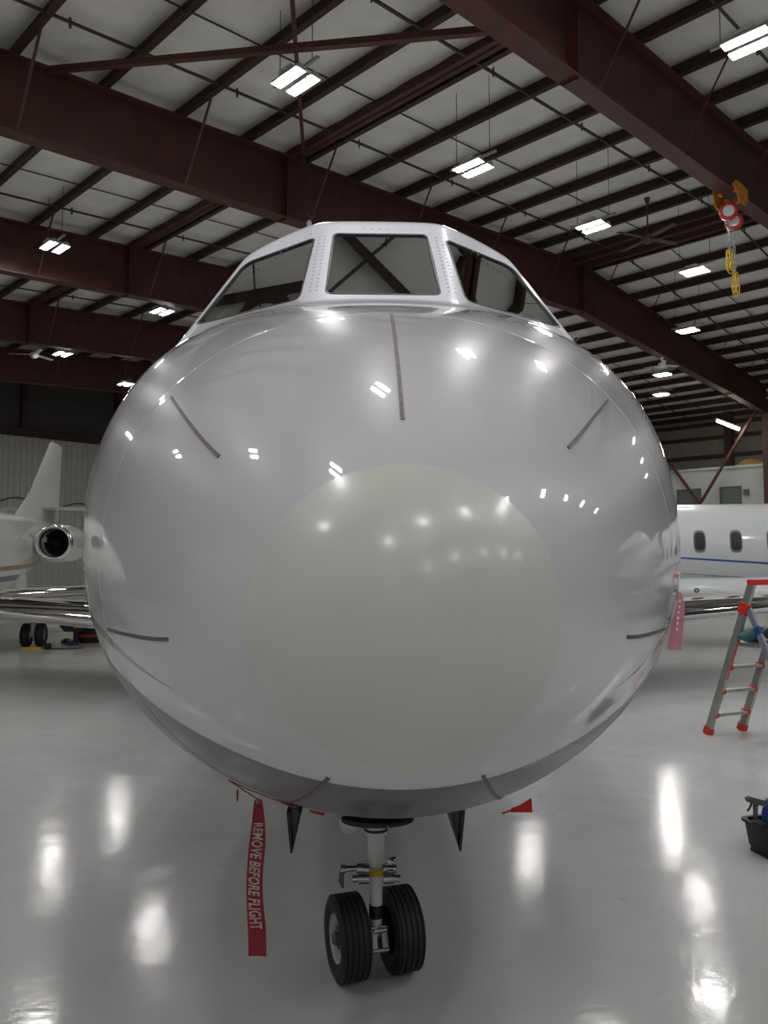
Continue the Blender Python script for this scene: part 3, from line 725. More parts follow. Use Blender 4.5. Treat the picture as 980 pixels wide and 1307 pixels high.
# ------------------------------------------------------------------ nose gear
gs = 1.975; gx = -.022                       # station of the leg
ng = MB(); ng.lathe([(.048, .60), (.048, .69), (.052, .70), (.052, .66)][0:2], (gx, gs, 0), (0, 0, 1), 20)
ng.lathe([(.0, .70), (.050, .70), (.050, .625), (.043, .615), (.036, .60), (.036, .47), (.042, .465), (.042, .425), (.034, .415), (.027, .39), (.027, .22), (0, .21)], (gx, gs, 0), (0, 0, 1), 24)
gear = ng.build('nose_gear', 'gear_paint', jet, True, shade=40)
m = MB(); m.lathe([(.051, .627), (.053, .625), (.053, .618), (.051, .616)], (gx, gs, 0), (0, 0, 1), 24); m.build('collar', 'black', gear, True)
m = MB(); m.lathe([(.029, .305), (.030, .30), (.030, .255), (.029, .25)], (gx, gs, 0), (0, 0, 1), 24); m.build('grease_band', 'black', gear, True)
m = MB(); m.lathe([(.0365, .463), (.0435, .460), (.0435, .435), (.0365, .432)], (gx+.002, gs-.004, 0), (0, 0, 1), 24); m.build('placard_band', 'placard', gear, True)
# steering cylinders on both sides
for sg, ln in ((-1, .15), (1, .085)):
    m = MB(); y_ = gs-.045
    m.tube([(gx+sg*.03, y_, .468), (gx+sg*ln*.55, y_, .472)], .020, 14); m.tube([(gx+sg*ln*.55, y_, .472), (gx+sg*ln*.9, y_, .47)], .012, 12); m.tube([(gx+sg*ln*.86, y_-.012, .474), (gx+sg*ln, y_-.012, .474)], .017, 12)
    m.tube([(gx+sg*.03, y_-.02, .438), (gx+sg*.075, y_-.02, .438)], .022, 14); m.tube([(gx+sg*.075, y_-.02, .438), (gx+sg*.10, y_-.02, .436)], .014, 12)
    m.build('steering_actuator', 'steel', gear, True, shade=40)
    if sg < 0:
        m = MB(); m.tube([(gx-.145, y_-.012, .47), (gx-.15, y_-.015, .43), (gx-.14, y_-.02, .40)], [.010, .012, .006], 10); m.build('hose_end', 'tool_grey', gear, True)
    else:
        m = MB(); m.tube([(gx+.05, y_-.01, .50), (gx+.085, y_-.01, .505)], .018, 12); m.build('pressure_cap', 'steel', gear, True)
# wheels steered about the leg
st_ = math.radians(-17)
def steer(x, y, z): return Vector((gx+x*math.cos(st_)-y*math.sin(st_), gs+x*math.sin(st_)+y*math.cos(st_), z))
WR = .172; ax = (steer(1, 0, 0)-steer(0, 0, 0)).normalized()
# axle turned so that the outer face of the left-hand wheel looks at the camera
st_ = math.radians(17); ax = (steer(1, 0, 0)-steer(0, 0, 0)).normalized()
m = MB(); m.tube([steer(-.14, .03, WR), steer(.14, .03, WR)], .026, 14); m.build('axle', 'steel', gear, True)
for sg in (-1, 1):
    c_ = steer(sg*.118, .03, WR); m = MB(); W_ = .066
    pr = [(.095, -W_*.80), (.125, -W_*.98), (.150, -W_), (.163, -W_*.86)]
    for gk in np.linspace(-.72, .72, 5):
        pr += [(WR-.001, (gk-.115)*W_), (WR-.001, (gk-.045)*W_), (WR-.007, (gk-.035)*W_), (WR-.007, (gk+.035)*W_), (WR-.001, (gk+.045)*W_), (WR-.001, (gk+.115)*W_)]
    pr += [(.163, W_*.86), (.150, W_), (.125, W_*.98), (.095, W_*.80)]
    m.lathe(pr, c_, ax, 48); m.build('tire', 'rubber', gear, True, shade=45)
    h = MB(); h.lathe([(0, sg*W_*.50), (.055, sg*W_*.50), (.060, sg*W_*.70), (.088, sg*W_*.72), (.096, sg*W_*.84), (.099, sg*W_*.74), (.097, 0)], c_, ax, 36); hb = h.build('wheel_hub', 'hub', gear, True, shade=35)
    k_ = MB(); k_.lathe([(0, sg*W_*1.05), (.018, sg*W_*1.03), (.026, sg*W_*.9), (.028, sg*W_*.5)], c_, ax, 16); 
    for a in np.linspace(0, 2*PI, 6, endpoint=False):
        xx = ax.orthogonal().normalized(); yy = ax.cross(xx); k_.lathe([(.009, sg*W_*.5), (.009, sg*W_*.62), (0, sg*W_*.63)], c_+(xx*math.cos(a)+yy*math.sin(a))*.043, ax, 8)
    k_.build('hub_cap', 'tool_grey', gear, True, shade=35)
# fork, torque link
m = MB()
m.lathe([(.0, .055), (.030, .05), (.036, 0), (.030, -.05), (0, -.055)], steer(0, .0, .195), ax, 18)
for sg in (-.022, .022): m.bar(steer(sg, -.035, .225), steer(sg*1.2, -.055, .135), .012, .026, ax)
m.tube([steer(-.038, -.055, .135), steer(.038, -.055, .135)], .010, 10); m.tube([steer(-.03, -.04, .21), steer(.03, -.04, .21)], .012, 10)
m.build('tow_fitting', 'steel', gear, True, shade=40)
# black rubber plate at the top of the leg, taxi light
m = MB(); m.rings([[Vector((gx+.155*f_*math.cos(a)+.005, gs-.06+.10*f_*math.sin(a), z_)) for a in np.linspace(0, 2*PI, 32, endpoint=False)] for z_, f_ in ((.695, .96), (.686, 1), (.678, 1), (.674, .95))]); m.build('well_seal', 'black', gear, True, shade=40)
m = MB(); m.lathe([(0, -.05), (.03, -.045), (.042, -.01), (.044, 0), (.040, .004), (0, .008)], (gx-.115, gs-.06, .664), (0, -1, .15), 20); m.build('taxi_light', 'galv', gear, True, shade=40)
m = MB(); m.box((gx-.025, gs-.048, .652), (.022, .012, .022)); m.build('red_cap', 'red_bright', gear)
m = MB(); m.tube([(gx+.02, gs-.15, .685), (gx+.045, gs-.15, .68), (gx+.05, gs-.12, .675)], .009, 8); m.build('drain_fitting', 'steel', gear, True)
# wedge-shaped gear doors
for sg in (-1, 1):
    X = gx+sg*.352; s0 = 1.95; D = MB()
    o_ = sg*.032; i_ = -sg*.032
    fo = [Vector((X+o_, s0, .70)), Vector((X+o_*.45, s0, .53)), Vector((X+o_*.2, s0, .53)), Vector((X+o_*.45, s0, .70))]
    D.prism(fo, (0, .45, 0)); d0 = D.build('gear_door', 'black', jet)
    D = MB(); D.prism([Vector((X+i_, s0+.01, .70)), Vector((X+o_*.2, s0+.01, .53)), Vector((X+o_*.1, s0+.01, .545)), Vector((X+i_*.55, s0+.01, .70))], (0, .44, 0)); D.build('door_edge', 'black', d0)
    D = MB(); D.prism([Vector((X+i_*.6, s0+.04, .70)), Vector((X+o_*.15, s0+.04, .545)), Vector((X+o_*.5, s0+.04, .70))], (0, .4, 0)); D.build('door_inner', 'door_grey', d0)
# ------------------------------------------------------------------ red warning streamers
def ribbon(path, wid, side, th=.0015):
    m = MB(); rg = []
    for (p, wd, sdv) in zip(path, wid, side):
        p = Vector(p); sdv = Vector(sdv).normalized(); nrm = Vector((0, -1, 0))
        rg.append([p-sdv*wd/2+nrm*th, p+sdv*wd/2+nrm*th, p+sdv*wd/2-nrm*th, p-sdv*wd/2-nrm*th])
    m.rings(rg); return m
YS = 2.90; ZT, ZB = .905, .345; XS = -.462
def st_pos(v, u):
    """point on the hanging streamer: v 0 top .. 1 bottom, u -.5 left .. .5 right"""
    wd = .064*min(1, .28+2.6*v) if v < .28 else .064
    wd = .024+(.064-.024)*min(1, (v/.30)**.75)
    xc = XS - .012*math.sin(v*2.2) + .010*v + .004*math.sin(v*9)
    return Vector((xc+u*wd, YS+.012*math.sin(v*7+u*2.2)-.010*u, ZT-(ZT-ZB)*v - .006*u*(v > .9)))
sroot = thing('warning_streamer', 'long red REMOVE BEFORE FLIGHT streamer hanging left of the nose wheels', 'streamer', (XS, YS, .9))
m = MB(); off = Vector((XS, YS, .9)); m.sheet([[st_pos(i/40, (k-3)/6)-off for k in range(7)] for i in range(41)])
m.build('cloth', 'red_cloth', sroot, True)
tcv = bpy.data.curves.new('text', 'FONT'); tcv.body = 'REMOVE BEFORE FLIGHT'; tcv.size = 1; tcv.offset = .018; tcv.resolution_u = 3; tcv.space_character = 1.05; tcv.space_word = .9
to = bpy.data.objects.new('text', tcv); C.objects.link(to); dg = bpy.context.evaluated_depsgraph_get(); tm = bpy.data.meshes.new_from_object(to.evaluated_get(dg)); bpy.data.objects.remove(to)
bm = bmesh.new(); bm.from_mesh(tm); bmesh.ops.triangulate(bm, faces=bm.faces); bmesh.ops.subdivide_edges(bm, edges=[e for e in bm.edges if e.calc_length() > .25], cuts=2)
xs = [v.co.x for v in bm.verts]; x0, x1 = min(xs), max(xs); h1 = max(v.co.y for v in bm.verts)
for v in bm.verts:
    vv = .155+.665*(v.co.x-x0)/(x1-x0); uu = -.34+.66*(v.co.y/h1); v.co = st_pos(vv, uu)-off+Vector((0, -.0012, 0))
bm.to_mesh(tm); bm.free(); tm.materials.append(M['letters']); lo = bpy.data.objects.new('lettering', tm); C.objects.link(lo); lo.parent = sroot
m = MB(); m.tube([st_pos(.012, 0)-off+Vector((.006*math.cos(a), -.003, .006*math.sin(a))) for a in np.linspace(0, 2*PI, 13)], .0015, 6); m.build('eyelet', 'galv', sroot, True)
# strap that holds it, laid along the belly
def skin_pt(s, ph, h=.004):
    q = P(np.array([s]), np.array([ph]))[0]+normals(np.array([s]), np.array([ph]))[0]*h
    c, s_ = math.cos(YAW), math.sin(YAW); return Vector((NX+q[0]*c-q[1]*s_, NY+q[0]*s_+q[1]*c, q[2]))
pa = [st_pos(.0, 0)-off] + [skin_pt(a, b_, .006)-off for a, b_ in ((1.36, -2.53), (1.22, -2.60), (1.08, -2.66), (.95, -2.70), (.86, -2.735))]
m = MB(); m.tube(pa, .0022, 6); m.build('strap', 'red_cloth', sroot, True)
for a, b_, ln in ((.93, -2.70, .055), (.80, -2.80, .05)):
    c0 = skin_pt(a, b_, .006)-off; c1 = skin_pt(a-.04, b_-.09, .006)-off; d_ = (c1-c0).normalized(); up_ = Vector((0, -.35, 1)).normalized()
    m = MB(); m.prism([c0-up_*.003, c0+(c1-c0)*.6-up_*.006, c0+(c1-c0)*.7+up_*.004, c0+up_*.004], (0, -.003, 0)); m.build('loose_flap', 'red_cloth', sroot)
# red tag poking out on the right, small tag at the left, faded pink streamer on the flank
m = MB(); c0 = Vector((.512, 3.2, .768)); m.prism([c0+Vector((0, 0, .008)), c0+Vector((.04, 0, .024)), c0+Vector((.085, 0, .052)), c0+Vector((.087, 0, -.006)), c0+Vector((0, 0, -.006))], (.002, .006, 0))
m.tube([c0+Vector((0, 0, .002)), c0+Vector((-.05, -.12, .03))], .004, 6)
tag(m.build('warning_tag', 'red_bright'), 'bright red triangular cloth tag under the belly, right side', 'tag')
m = MB(); c0 = Vector((-.560, 3.02, .885)); m.rings([[c0+Vector((-.004*f_, 0, z_)), c0+Vector((.004*f_, 0, z_)), c0+Vector((.004*f_, .004, z_)), c0+Vector((-.004*f_, .004, z_))] for z_, f_ in ((.022, .5), (.01, 1), (-.01, .9), (-.024, .4))])
tag(m.build('warning_tag', 'red_cloth'), 'tiny dark red tag left of the long streamer', 'tag')
proot = thing('flank_streamer', 'faded pink streamer hanging on the right flank of the nose', 'streamer', (1.285, 3.42, 1.62))
path = [(0.004, 0, .02), (.004, -.01, -.03), (.0, -.012, -.09), (-.006, -.006, -.15), (-.012, 0, -.20), (-.016, 0, -.232)]
m = ribbon(path, [.03, .045, .05, .052, .054, .056], [(1, -.5, 0)]*6); m.build('cloth', 'pink_cloth', proot)
m = MB()
for k in range(6): m.box((.004-.003*k, -.022, -.02-.024*k), (.007, .003, .013))
m.build('faded_lettering', 'sticker', proot)

# ------------------------------------------------------------------ step ladder
A = Vector((3.263, 7.936, 0)); B = Vector((3.684, 8.111, 0)); u_ = (B-A).normalized(); l_ = Vector((u_.y, -u_.x, 0)); Wd = (B-A).length
lad = thing('step_ladder', 'aluminium step ladder with red fittings standing by the right jet', 'ladder', A)
KT, ZTOP = .604, 1.555
def rail(w_, z): return u_*w_ + l_*(KT*z/ZTOP) + Vector((0, 0, z))
for w_ in (0, Wd):
    m = MB(); m.bar(rail(w_, .03), rail(w_, 1.54), .035, .075, l_); rl = m.build('front_rail', 'alu', lad)
    m = MB(); m.bar(rail(w_, 0), rail(w_, .075), .05, .09, l_); m.build('foot', 'plastic_red', rl)
    m = MB(); m.bar(rail(w_, 1.24), rail(w_, 1.34), .055, .10, l_); m.build('joint_bracket', 'plastic_red', rl)
    top = rail(w_, 1.29)+l_*.05; ft = u_*w_ + l_*1.2
    m = MB(); m.bar(top, ft, .03, .055, l_); rr = m.build('rear_leg', 'alu_blue', lad)
    m = MB(); m.bar(top+(ft-top)*.13, top+(ft-top)*.18, .034, .06, l_); m.build('blue_sleeve', 'plastic_blue', rr)
    m = MB(); m.bar(ft+(top-ft)*.001, ft+(top-ft)*.05, .045, .07, l_); m.build('foot', 'plastic_red', rr)
m = MB(); m.bar(rail(0, .58)+l_*.042, rail(0, .98)+l_*.042, .016, .004, l_); m.build('red_decal', 'plastic_red', lad)
m = MB(); m.bar(rail(-.02, 1.545), rail(Wd+.02, 1.545), .09, .05); m.build('hand_rail', 'plastic_red', lad)
for z in (.206, .458, .704):
    m = MB(); m.bar(rail(.02, z), rail(Wd-.02, z), .085, .028); s_ = m.build('step', 'alu', lad)
    for w_ in (.02, Wd-.02):
        e = MB(); e.box(rail(w_, z), (.05, .09, .05)); e.build('step_end', 'plastic_red', s_)
m = MB(); m.bar(rail(.02, .945)+l_*.12, rail(Wd-.02, .945)+l_*.12, .32, .035); m.build('platform', 'alu', lad)
for w_ in (.03, Wd-.03):
    m = MB(); m.bar(rail(w_, .20), rail(w_*.9+.02, .07), .02, .012); m.build('step_brace', 'alu', lad)
for z in (.35, .75):
    k = 1-(z/1.29); a = (rail(.02, 1.29)+l_*.05)*(1-k)+(u_*.02+l_*1.2)*k; b_ = (rail(Wd-.02, 1.29)+l_*.05)*(1-k)+(u_*(Wd-.02)+l_*1.2)*k
    m = MB(); m.bar(a, b_, .03, .03); m.build('rear_crossbar', 'alu', lad)
# tool bag on the ladder platform
bg = A+rail(Wd*.42, .965)+l_*.13; bag = thing('tool_bag', 'black and teal tool bag lying on the ladder platform', 'bag', bg, math.atan2(u_.y, u_.x)); bag.scale = (1.15, .9, .8)
m = MB(); n = 14
m.rings([[Vector((x, .095*f_*math.cos(a), .09+.085*f_*math.sin(a))) for a in np.linspace(0, 2*PI, n, endpoint=False)] for x, f_ in ((-.17, .75), (-.14, .95), (-.05, 1.05), (.1, 1.08), (.22, 1.0), (.25, .7))]); m.build('bag_body', 'black', bag, True, shade=50)
m = MB(); m.rings([[Vector((x, .10*f_*math.cos(a), .085+.09*f_*math.sin(a))) for a in np.linspace(0, 2*PI, n, endpoint=False)] for x, f_ in ((-.25, .15), (-.22, .45), (-.18, .75), (-.14, .93))]); m.build('bag_end', 'teal', bag, True, shade=50)
m = MB(); m.tube([Vector((-.1+.3*k/10, -.1, .10+.10*math.sin(PI*k/10))) for k in range(11)], .012, 8); m.build('bag_handle', 'tool_grey', bag, True)
m = MB(); m.tube([Vector((-.12+.3*k/10, -.108, .06+.03*math.sin(2*PI*k/5))) for k in range(11)], .006, 6); m.build('bag_cord', 'sticker', bag, True)
# ------------------------------------------------------------------ black tub of cleaning gear
tb = thing('tool_tub', 'black plastic tub on the floor at the right edge', 'tub', (2.385, 4.80, 0), .25); tb.scale = (.86,)*3
TBM = Matrix.Translation((2.385, 4.80, 0)) @ Matrix.Rotation(.25, 4, 'Z') @ Matrix.Scale(.86, 4)
def rrect(a, b_, z, r=.05, n=5):
    o = []
    for cx_, cy_, a0 in ((a-r, b_-r, 0), (-a+r, b_-r, PI/2), (-a+r, -b_+r, PI), (a-r, -b_+r, 1.5*PI)):
        for k in range(n+1): o.append(Vector((cx_+r*math.cos(a0+PI/2*k/n), cy_+r*math.sin(a0+PI/2*k/n), z)))
    return o
m = MB(); m.rings([rrect(.15, .11, .012), rrect(.165, .125, .05), rrect(.185, .14, .20), rrect(.20, .155, .205), rrect(.20, .155, .222), rrect(.175, .13, .222), rrect(.15, .11, .03)]); m.build('tub_body', 'tub', tb, True, shade=35)
for sx in (-1, 1):
    for sy in (-1, 1): q = MB(); q.box((sx*.12, sy*.08, .010), (.05, .05, .02)); q.build('foot', 'tub', tb)
m = MB(); m.rings([rrect(.035, .05, z, .015) for z in (.19, .25)]); o = m.build('side_pocket', 'tub', tb, True, shade=35); o.location = (-.19, -.05, 0)
m = MB(); m.box((.0, -.139, .115), (.10, .004, .11), Matrix.Rotation(-.08, 3, 'X')); st = m.build('sticker', 'sticker', tb)
m = MB(); m.box((.0, -.143, .15), (.085, .004, .025), Matrix.Rotation(-.08, 3, 'X')); m.build('sticker_print', 'hoist_red', st)
def bottle(x, y, tilt, label, sc_=1.0):
    b_ = thing('spray_bottle', label, 'bottle', TBM @ Vector((x, y, .11)), .25, 'blue bottles in the tub'); b_.rotation_euler = (tilt[0], tilt[1], .25); b_.scale = (sc_*.95,)*3
    q = MB(); q.lathe([(0, 0), (.042, .0), (.045, .02), (.045, .18), (.036, .215), (.016, .23), (.016, .25)], (0, 0, 0), (0, 0, 1), 20); q.build('bottle_body', 'bottle_blue', b_, True, shade=40)
    q = MB(); q.lathe([(.0462, .11), (.0462, .13), (.0462, .15)], (0, 0, 0), (0, 0, 1), 20); q.build('band', 'teal', b_, True)
    q = MB(); q.lathe([(0, -.001), (.013, -.001), (.013, .001), (0, .001)], (-.012, -.045, .165), (0, -1, 0), 14); q.build('emblem', 'sticker', b_)
    q = MB(); q.lathe([(.019, .24), (.019, .275), (0, .28)], (0, 0, 0), (0, 0, 1), 14); q.build('cap', 'tool_grey', b_, True, shade=40)
bottle(-.105, -.05, (.10, -.10), 'dark blue bottle leaning in the black tub, left one'); bottle(.05, -.03, (.1, .08), 'dark blue bottle in the black tub, right one', .95)
dr = thing('spray_gun', 'grey spray gun sticking up from the black tub', 'spray gun', TBM @ Vector((-.135, .05, .06)), .3); dr.scale = (.86,)*3
m = MB(); m.tube([(0, 0, 0), (-.005, 0, .20), (.0, 0, .27)], [.018, .016, .02], 10); m.build('handle', 'tool_grey', dr, True)
m = MB(); m.bar((-.06, 0, .315), (.09, 0, .27), .045, .04); m.tube([(-.055, 0, .312), (-.085, 0, .325)], [.018, .010], 10); m.build('nozzle_head', 'tool_grey', dr, True, shade=40)
m = MB(); m.tube([(-.035, 0, .285), (-.055, 0, .25), (-.075, 0, .235)], .007, 8); m.build('trigger', 'black', dr, True)
rg_ = MB(); g = []
for i in range(9): g.append([Vector((.10*(i-4)/4, .07*(k-4)/4, .10*max(0, 1-((i-4)/4.2)**2)*max(0, 1-((k-4)/4.2)**2)*(1+.3*math.sin(i*2+k)))) for k in range(9)])
rg_.sheet(g); tag(rg_.build('cleaning_rag', 'rag', None, True, TBM @ Vector((.10, .075, .285))), 'pale crumpled rag on top of the black tub', 'rag')
# ------------------------------------------------------------------ jets parked behind
def loft_fus(secs, n=40):
    m = MB(); m.rings([[Vector((a*math.cos(t), s_, z+b_*math.sin(t))) for t in np.linspace(0, 2*PI, n, endpoint=False)] for s_, z, a, b_ in secs]); return m
def smooth_secs(secs, k=6):
    S_ = np.array(secs); s_ = np.concatenate([np.linspace(S_[i, 0], S_[i+1, 0], k, endpoint=False) for i in range(len(S_)-1)]+[[S_[-1, 0]]])
    return list(zip(s_, *[pchip(s_, S_[:, 0], S_[:, c]) for c in (1, 2, 3)]))
def fus_at(secs, s_, z, side):
    S_ = np.array(secs); zc, a, b_ = [np.interp(s_, S_[:, 0], S_[:, c]) for c in (1, 2, 3)]; v = max(-.99, min(.99, (z-zc)/b_)); return side*a*math.sqrt(1-v*v)
def band(parent, secs, side, s0, s1, z0, z1, w0, w1, mt, name, lift=.004):
    g = [[], []]
    for k in range(31):
        f_ = k/30; s_ = s0+(s1-s0)*f_; zc = z0+(z1-z0)*f_; w_ = w0+(w1-w0)*f_
        for j, zz in enumerate((zc-w_/2, zc+w_/2)): g[j].append(Vector((fus_at(secs, s_, zz, side)+side*lift, s_, zz)))
    m = MB(); m.sheet(g); m.build(name, mt, parent, True)
def oval_window(parent, secs, side, s_, z, w_, h_, mt='intake_dark'):
    def ring(k, lift):
        o = []
        for a in np.linspace(0, 2*PI, 20, endpoint=False):
            ca, sa = math.cos(a), math.sin(a); dx = w_/2*k*math.copysign(abs(ca)**.6, ca); dz = h_/2*k*math.copysign(abs(sa)**.6, sa)
            o.append(Vector((fus_at(secs, s_+dx, z+dz, side)+side*lift, s_+dx, z+dz)))
        return o
    f_ = MB(); f_.rings([ring(1.22, .001), ring(1.18, .010), ring(1.0, .012), ring(.97, .004)], cap=False); fo = f_.build('window_rim', 'door_grey', parent, True, shade=40)
    p_ = MB(); cc = Vector((fus_at(secs, s_, z, side)+side*.008, s_, z)); p_.rings([ring(.99, .008), ring(.5, .008)], cap=False); p_.add(ring(.5, .008)+[cc], [(k, (k+1) % 20, 20) for k in range(20)]); p_.build('window_pane', mt, fo)
def nacelle(parent, c_, L_, r, mt):
    m = MB(); m.lathe([(r*.74, L_*.25), (r*.80, .1), (r*.83, .0), (r*.88, -.04), (r*.94, -.03), (r*.985, .03), (r*1.04, .2), (r*1.1, L_*.4), (r*1.0, L_*.75), (r*.7, L_)], c_, (0, 1, 0), 40); e = m.build('engine', mt, parent, True)
    m = MB(); m.lathe([(r*.835, .02), (r*.88, -.043), (r*.945, -.034), (r*.995, .03), (r*1.012, .09)], c_, (0, 1, 0), 40); m.build('intake_lip', 'chrome', e, True)
    m = MB(); m.lathe([(r*.76, L_*.2), (r*.3, L_*.2), (r*.22, L_*.12), (0, L_*.05)], c_, (0, 1, 0), 30); m.build('fan_disc', 'intake_dark', e, True, shade=40)
    m = MB(); m.lathe([(r*.79, .12), (r*.77, L_*.22)], c_, (0, 1, 0), 30); m.build('intake_duct', 'intake_dark', e, True)
    for k in range(18):
        a = 2*PI*k/18; b_ = MB(); ca, sa = math.cos(a), math.sin(a); c2, s2 = math.cos(a+.22), math.sin(a+.22); C_ = Vector(c_)
        b_.add([C_+Vector((ca*r*.22, L_*.17, sa*r*.22)), C_+Vector((ca*r*.76, L_*.16, sa*r*.76)), C_+Vector((c2*r*.76, L_*.19, s2*r*.76)), C_+Vector((c2*r*.22, L_*.19, s2*r*.22))], [(0, 1, 2, 3)]); b_.build('fan_blade', 'black', e)
    return e
def twin_wheels(parent, x, s_, r, w_, gap, ztop, nm='main_gear'):
    m = MB(); m.tube([(x, s_, r), (x, s_, ztop)], .07, 10); m.tube([(x-gap/2, s_, r), (x+gap/2, s_, r)], .05, 10); g_ = m.build(nm, 'gear_paint', parent, True, shade=40)
    for dx in (-gap/2, gap/2):
        t_ = MB(); t_.lathe([(r*.5, -w_/2), (r*.88, -w_/2), (r, -w_*.3), (r, w_*.3), (r*.88, w_/2), (r*.5, w_/2)], (x+dx, s_, r), (1, 0, 0), 28); t_.build('tire', 'rubber', g_, True, shade=50)
        t_ = MB(); t_.lathe([(0, -w_*.35), (r*.5, -w_*.42), (r*.5, w_*.42), (0, w_*.35)], (x+dx, s_, r), (1, 0, 0), 20); t_.build('wheel_hub', 'hub', g_, True, shade=40)
def engine_jet(nm, label, N_, rz, secs, side, body, opts):
    J = thing(nm, label, 'aircraft', (N_[0], N_[1], 0), rz); sm = smooth_secs(secs)
    loft_fus(sm).build('fuselage', body, J, True)
    return J, sm
# left jet: nose towards the camera side, tail with fin and engine in view
secL = [(0, 1.55, .03, .03), (.25, 1.57, .22, .2), (.9, 1.62, .52, .46), (1.9, 1.72, .80, .76), (3.0, 1.80, .93, .95), (4, 1.82, .95, 1.0), (8.0, 1.82, .95, 1.0), (9.8, 1.92, .82, .88), (12.2, 2.2, .50, .55), (15.3, 2.55, .12, .15)]
JL, sL = engine_jet('parked_jet', 'cream jet with gold and navy stripes parked at far left', (-7.27, 7.9), math.radians(8.6), secL, 1, 'jet_grey', None)
for sd in (1, -1):
    band(JL, sL, sd, 1.2, 10.6, 1.42, 1.60, .05, .12, 'gold', 'gold_stripe'); band(JL, sL, sd, 1.4, 9.9, 1.24, 1.36, .04, .14, 'navy', 'navy_stripe')
    for k in range(5): oval_window(JL, sL, sd, 3.6+.8*k, 2.1, .26, .36)
    for a, b_ in ((1.75, .32), (2.15, .36)): oval_window(JL, sL, sd, a, 2.14, b_, .24)
    nacelle(JL, (sd*1.25, 9.5, 2.08), 2.6, .41, 'jet_grey')
    m = MB(); m.prism([(sd*.5, 9.9, 2.05), (sd*1.0, 9.9, 2.10), (sd*1.0, 11.3, 2.12), (sd*.3, 11.4, 2.1)], (0, 0, .12)); m.build('pylon', 'jet_grey', JL)
    wing(JL, (sd*.7, 5.6, 1.02), (sd*5.6, 7.6, 1.22), 2.7, 1.3, 'jet_grey', 'chrome', .11, .12)
    twin_wheels(JL, sd*1.49, 7.34, .235, .15, .27, 1.0)
    m = MB(); m.rings([[Vector((x, y0+(y1-y0)*f_, 3.08+zz*.05)) for f_, zz in ((0, 0), (.3, 1), (1, 0), (.3, -1))] for x, y0, y1 in ((sd*.03, 12.9, 14.4), (sd*2.6, 13.8, 14.6))]); m.build('stabilizer', 'jet_grey', JL)
    m = MB(); m.prism([(sd*.75, 8.6, 1.1), (sd*.78, 9.0, 1.12), (sd*.80, 8.9, 1.62), (sd*.80, 8.5, 1.65)], (sd*.06, .02, 0)); m.build('wing_root_fillet', 'jet_white', JL)
m = MB()
m.rings([[Vector((x*th, y0+(y1-y0)*f_, z_)) for f_, x in ((0, 0), (.25, 1), (1, .3), (1, -.3), (.25, -1))] for y0, y1, z_, th in ((9.6, 14.6, 2.5, .11), (10.9, 14.7, 2.8, .10), (12.0, 14.8, 3.4, .085), (13.75, 15.0, 4.92, .05), (13.95, 15.0, 5.0, .03))]); m.build('tail_fin', 'jet_grey', JL, True, shade=40)
twin_wheels(JL, 0, 1.9, .2, .12, .22, 1.1, 'nose_gear')
# right jet: seen from the side, row of cabin windows
secR = [(0, 1.60, .03, .03), (.3, 1.62, .24, .22), (1.0, 1.68, .55, .5), (2.0, 1.78, .82, .82), (3.0, 1.86, .93, .95), (3.6, 1.88, .95, .97), (9.5, 1.88, .95, .97), (11.5, 2.05, .72, .74), (13.5, 2.3, .35, .38), (15, 2.5, .1, .1)]
JR, sR = engine_jet('parked_jet', 'white jet with thin blue stripe and oval windows parked at right', (1.70, 16.95), math.radians(-102), secR, 1, 'jet_white', None)
for sd in (1, -1):
    band(JR, sR, sd, 1.2, 4.6, 1.95, 1.735, .02, .035, 'blue_stripe', 'blue_stripe'); band(JR, sR, sd, 4.6, 9.5, 1.735, 1.42, .035, .05, 'blue_stripe', 'blue_stripe')
    for k in range(7): oval_window(JR, sR, sd, 4.72+.66*k, 2.07, .19, .36)
    band(JR, sR, sd, 4.35, 4.37, 1.75, 1.75, 1.0, 1.0, 'door_grey', 'door_seam', .002)
    sm_ = MB(); sm_.tube([Vector((fus_at(sR, 4.3+k*.2, 1.45-.012*k, sd)+sd*.004, 4.3+k*.2, 1.45-.012*k)) for k in range(10)], .008, 5); sm_.build('fairing_seam', 'door_grey', JR)
    wing(JR, (sd*.7, 6.9, .95), (sd*7.2, 10.2, 1.3), 2.6, 1.0, 'jet_white', 'chrome', .11, .12)
    nacelle(JR, (sd*1.35, 6.2+2.6, 2.55), 2.6, .42, 'jet_white')
    m = MB(); m.prism([(sd*.5, 9.2, 2.45), (sd*1.0, 9.2, 2.5), (sd*1.0, 10.6, 2.5), (sd*.4, 10.7, 2.5)], (0, 0, .12)); m.build('pylon', 'jet_white', JR)
    twin_wheels(JR, sd*1.9, 8.2, .26, .15, .27, 1.0)
    m = MB(); m.rings([[Vector((x, y0+(y1-y0)*f_, z_+zz*.05)) for f_, zz in ((0, 0), (.3, 1), (1, 0), (.3, -1))] for x, y0, y1, z_ in ((sd*.03, 12.6, 14.0, 3.6), (sd*2.6, 13.4, 14.2, 3.75))]); m.build('stabilizer', 'jet_white', JR)
    p = MB(); xx = fus_at(sR, 4.62, 1.30, sd); p.lathe([(.045, -.01), (.045, .008), (.025, .008), (.025, -.01)], (sd*1.075, 4.62, 1.13), (sd, 0, 0), 16); p.build('service_port', 'intake_dark', JR)
m = MB(); m.rings([[Vector((1.08*k_*math.cos(a), s_, 1.08+.44*k_*math.sin(a))) for a in np.linspace(0, 2*PI, 32, endpoint=False)] for s_, k_ in ((3.6, .5), (4.0, .86), (4.6, .99), (5.5, 1.02), (7, 1.03), (9, .98), (10.5, .6))]); m.build('wing_fairing', 'jet_white', JR, True)
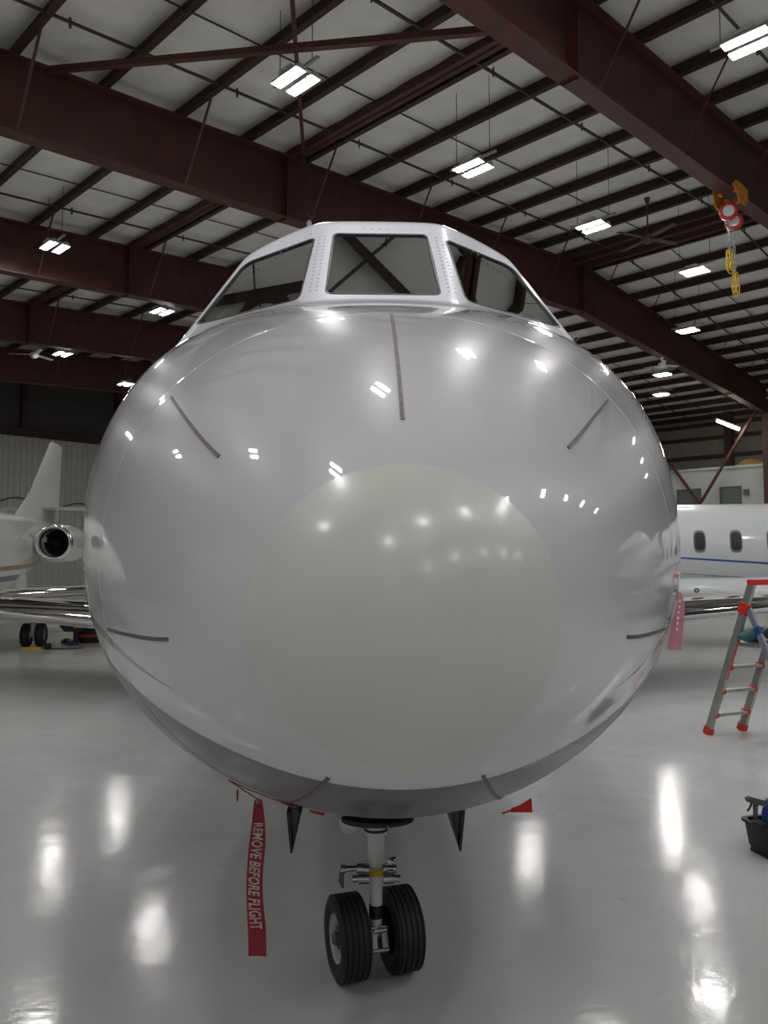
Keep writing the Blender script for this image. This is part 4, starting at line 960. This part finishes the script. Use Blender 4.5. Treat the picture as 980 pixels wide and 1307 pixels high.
m = MB(); m.rings([[Vector((x*th, y0+(y1-y0)*f_, z_)) for f_, x in ((0, 0), (.25, 1), (1, .3), (1, -.3), (.25, -1))] for y0, y1, z_, th in ((10.5, 14.2, 2.6, .12), (12.6, 14.4, 4.3, .06))]); m.build('tail_fin', 'jet_white', JR)
twin_wheels(JR, 0, 2.2, .2, .12, .22, 1.1, 'nose_gear')
# ------------------------------------------------------------------ things on the floor by the left jet
ch = thing('wheel_chock', 'yellow and black wheel chock by the left jet wheels', 'chock', (-6.75, 14.98, 0), .1)
m = MB(); m.prism([(-.18, -.05, 0), (-.18, .05, 0), (-.18, .03, .045), (-.18, -.03, .045)], (.38, 0, 0)); m.build('chock_block', 'placard', ch)
m = MB(); m.lathe([(0, -.05), (.06, -.05), (.06, .05), (0, .05)], (.30, 0, .06), (1, 0, 0), 12); m.build('rubber_roller', 'rubber', ch, True, shade=40)
m = MB(); m.tube([(.34, 0, .02), (.6, -.05, .012), (.95, .02, .012)], .012, 6); m.build('rope', 'cable', ch, True)
jk = thing('axle_jack', 'small dark axle jack with yellow stripe beside jet wheels', 'jack', (-6.30, 15.75, 0), .2)
m = MB(); m.prism([(-.22, -.1, .40), (.25, -.1, .40), (.20, -.1, .27), (-.12, -.1, .27)], (0, .2, 0)); m.build('jack_head', 'black', jk)
m = MB(); m.box((.14, -.105, .37), (.16, .01, .05)); m.build('yellow_stripe', 'yellow', jk)
m = MB(); m.tube([(.08, 0, .05), (.08, 0, .3)], .045, 10); m.build('jack_post', 'black', jk, True, shade=40)
m = MB(); m.box((.05, 0, .045), (.22, .2, .09)); m.build('jack_base', 'navy', jk)
rb = thing('red_tool_bag', 'black and red tool bag on the floor beside the left wing', 'bag', (-6.12, 16.2, 0), .15)
m = MB(); m.rings([[Vector((.26*f_*math.cos(a), .14*f_*math.sin(a), z_)) for a in np.linspace(0, 2*PI, 20, endpoint=False)] for z_, f_ in ((0, .9), (.05, 1.02), (.16, 1.0), (.27, .85), (.31, .55))]); m.build('bag_body', 'black', rb, True, shade=45)
for x in (-.09, .09):
    m = MB(); m.tube([Vector((.20*math.cos(PI*k/12), x, .27+.13*math.sin(PI*k/12))) for k in range(13)], .016, 8); m.build('bag_handle', 'plastic_red', rb, True)
m = MB(); m.rings([[Vector((.265*f_*math.cos(a), .145*f_*math.sin(a), z_)) for a in np.linspace(0, 2*PI, 20, endpoint=False)] for z_, f_ in ((.12, 1.03), (.17, 1.02))], cap=False); m.build('red_band', 'plastic_red', rb, True)
m = MB(); m.rings([[Vector((-.42+.12*f_*math.cos(a), .08*f_*math.sin(a), z_)) for a in np.linspace(0, 2*PI, 14, endpoint=False)] for z_, f_ in ((0, 1), (.05, 1), (.09, .5))]); m.build('side_pouch', 'black', rb, True, shade=45)
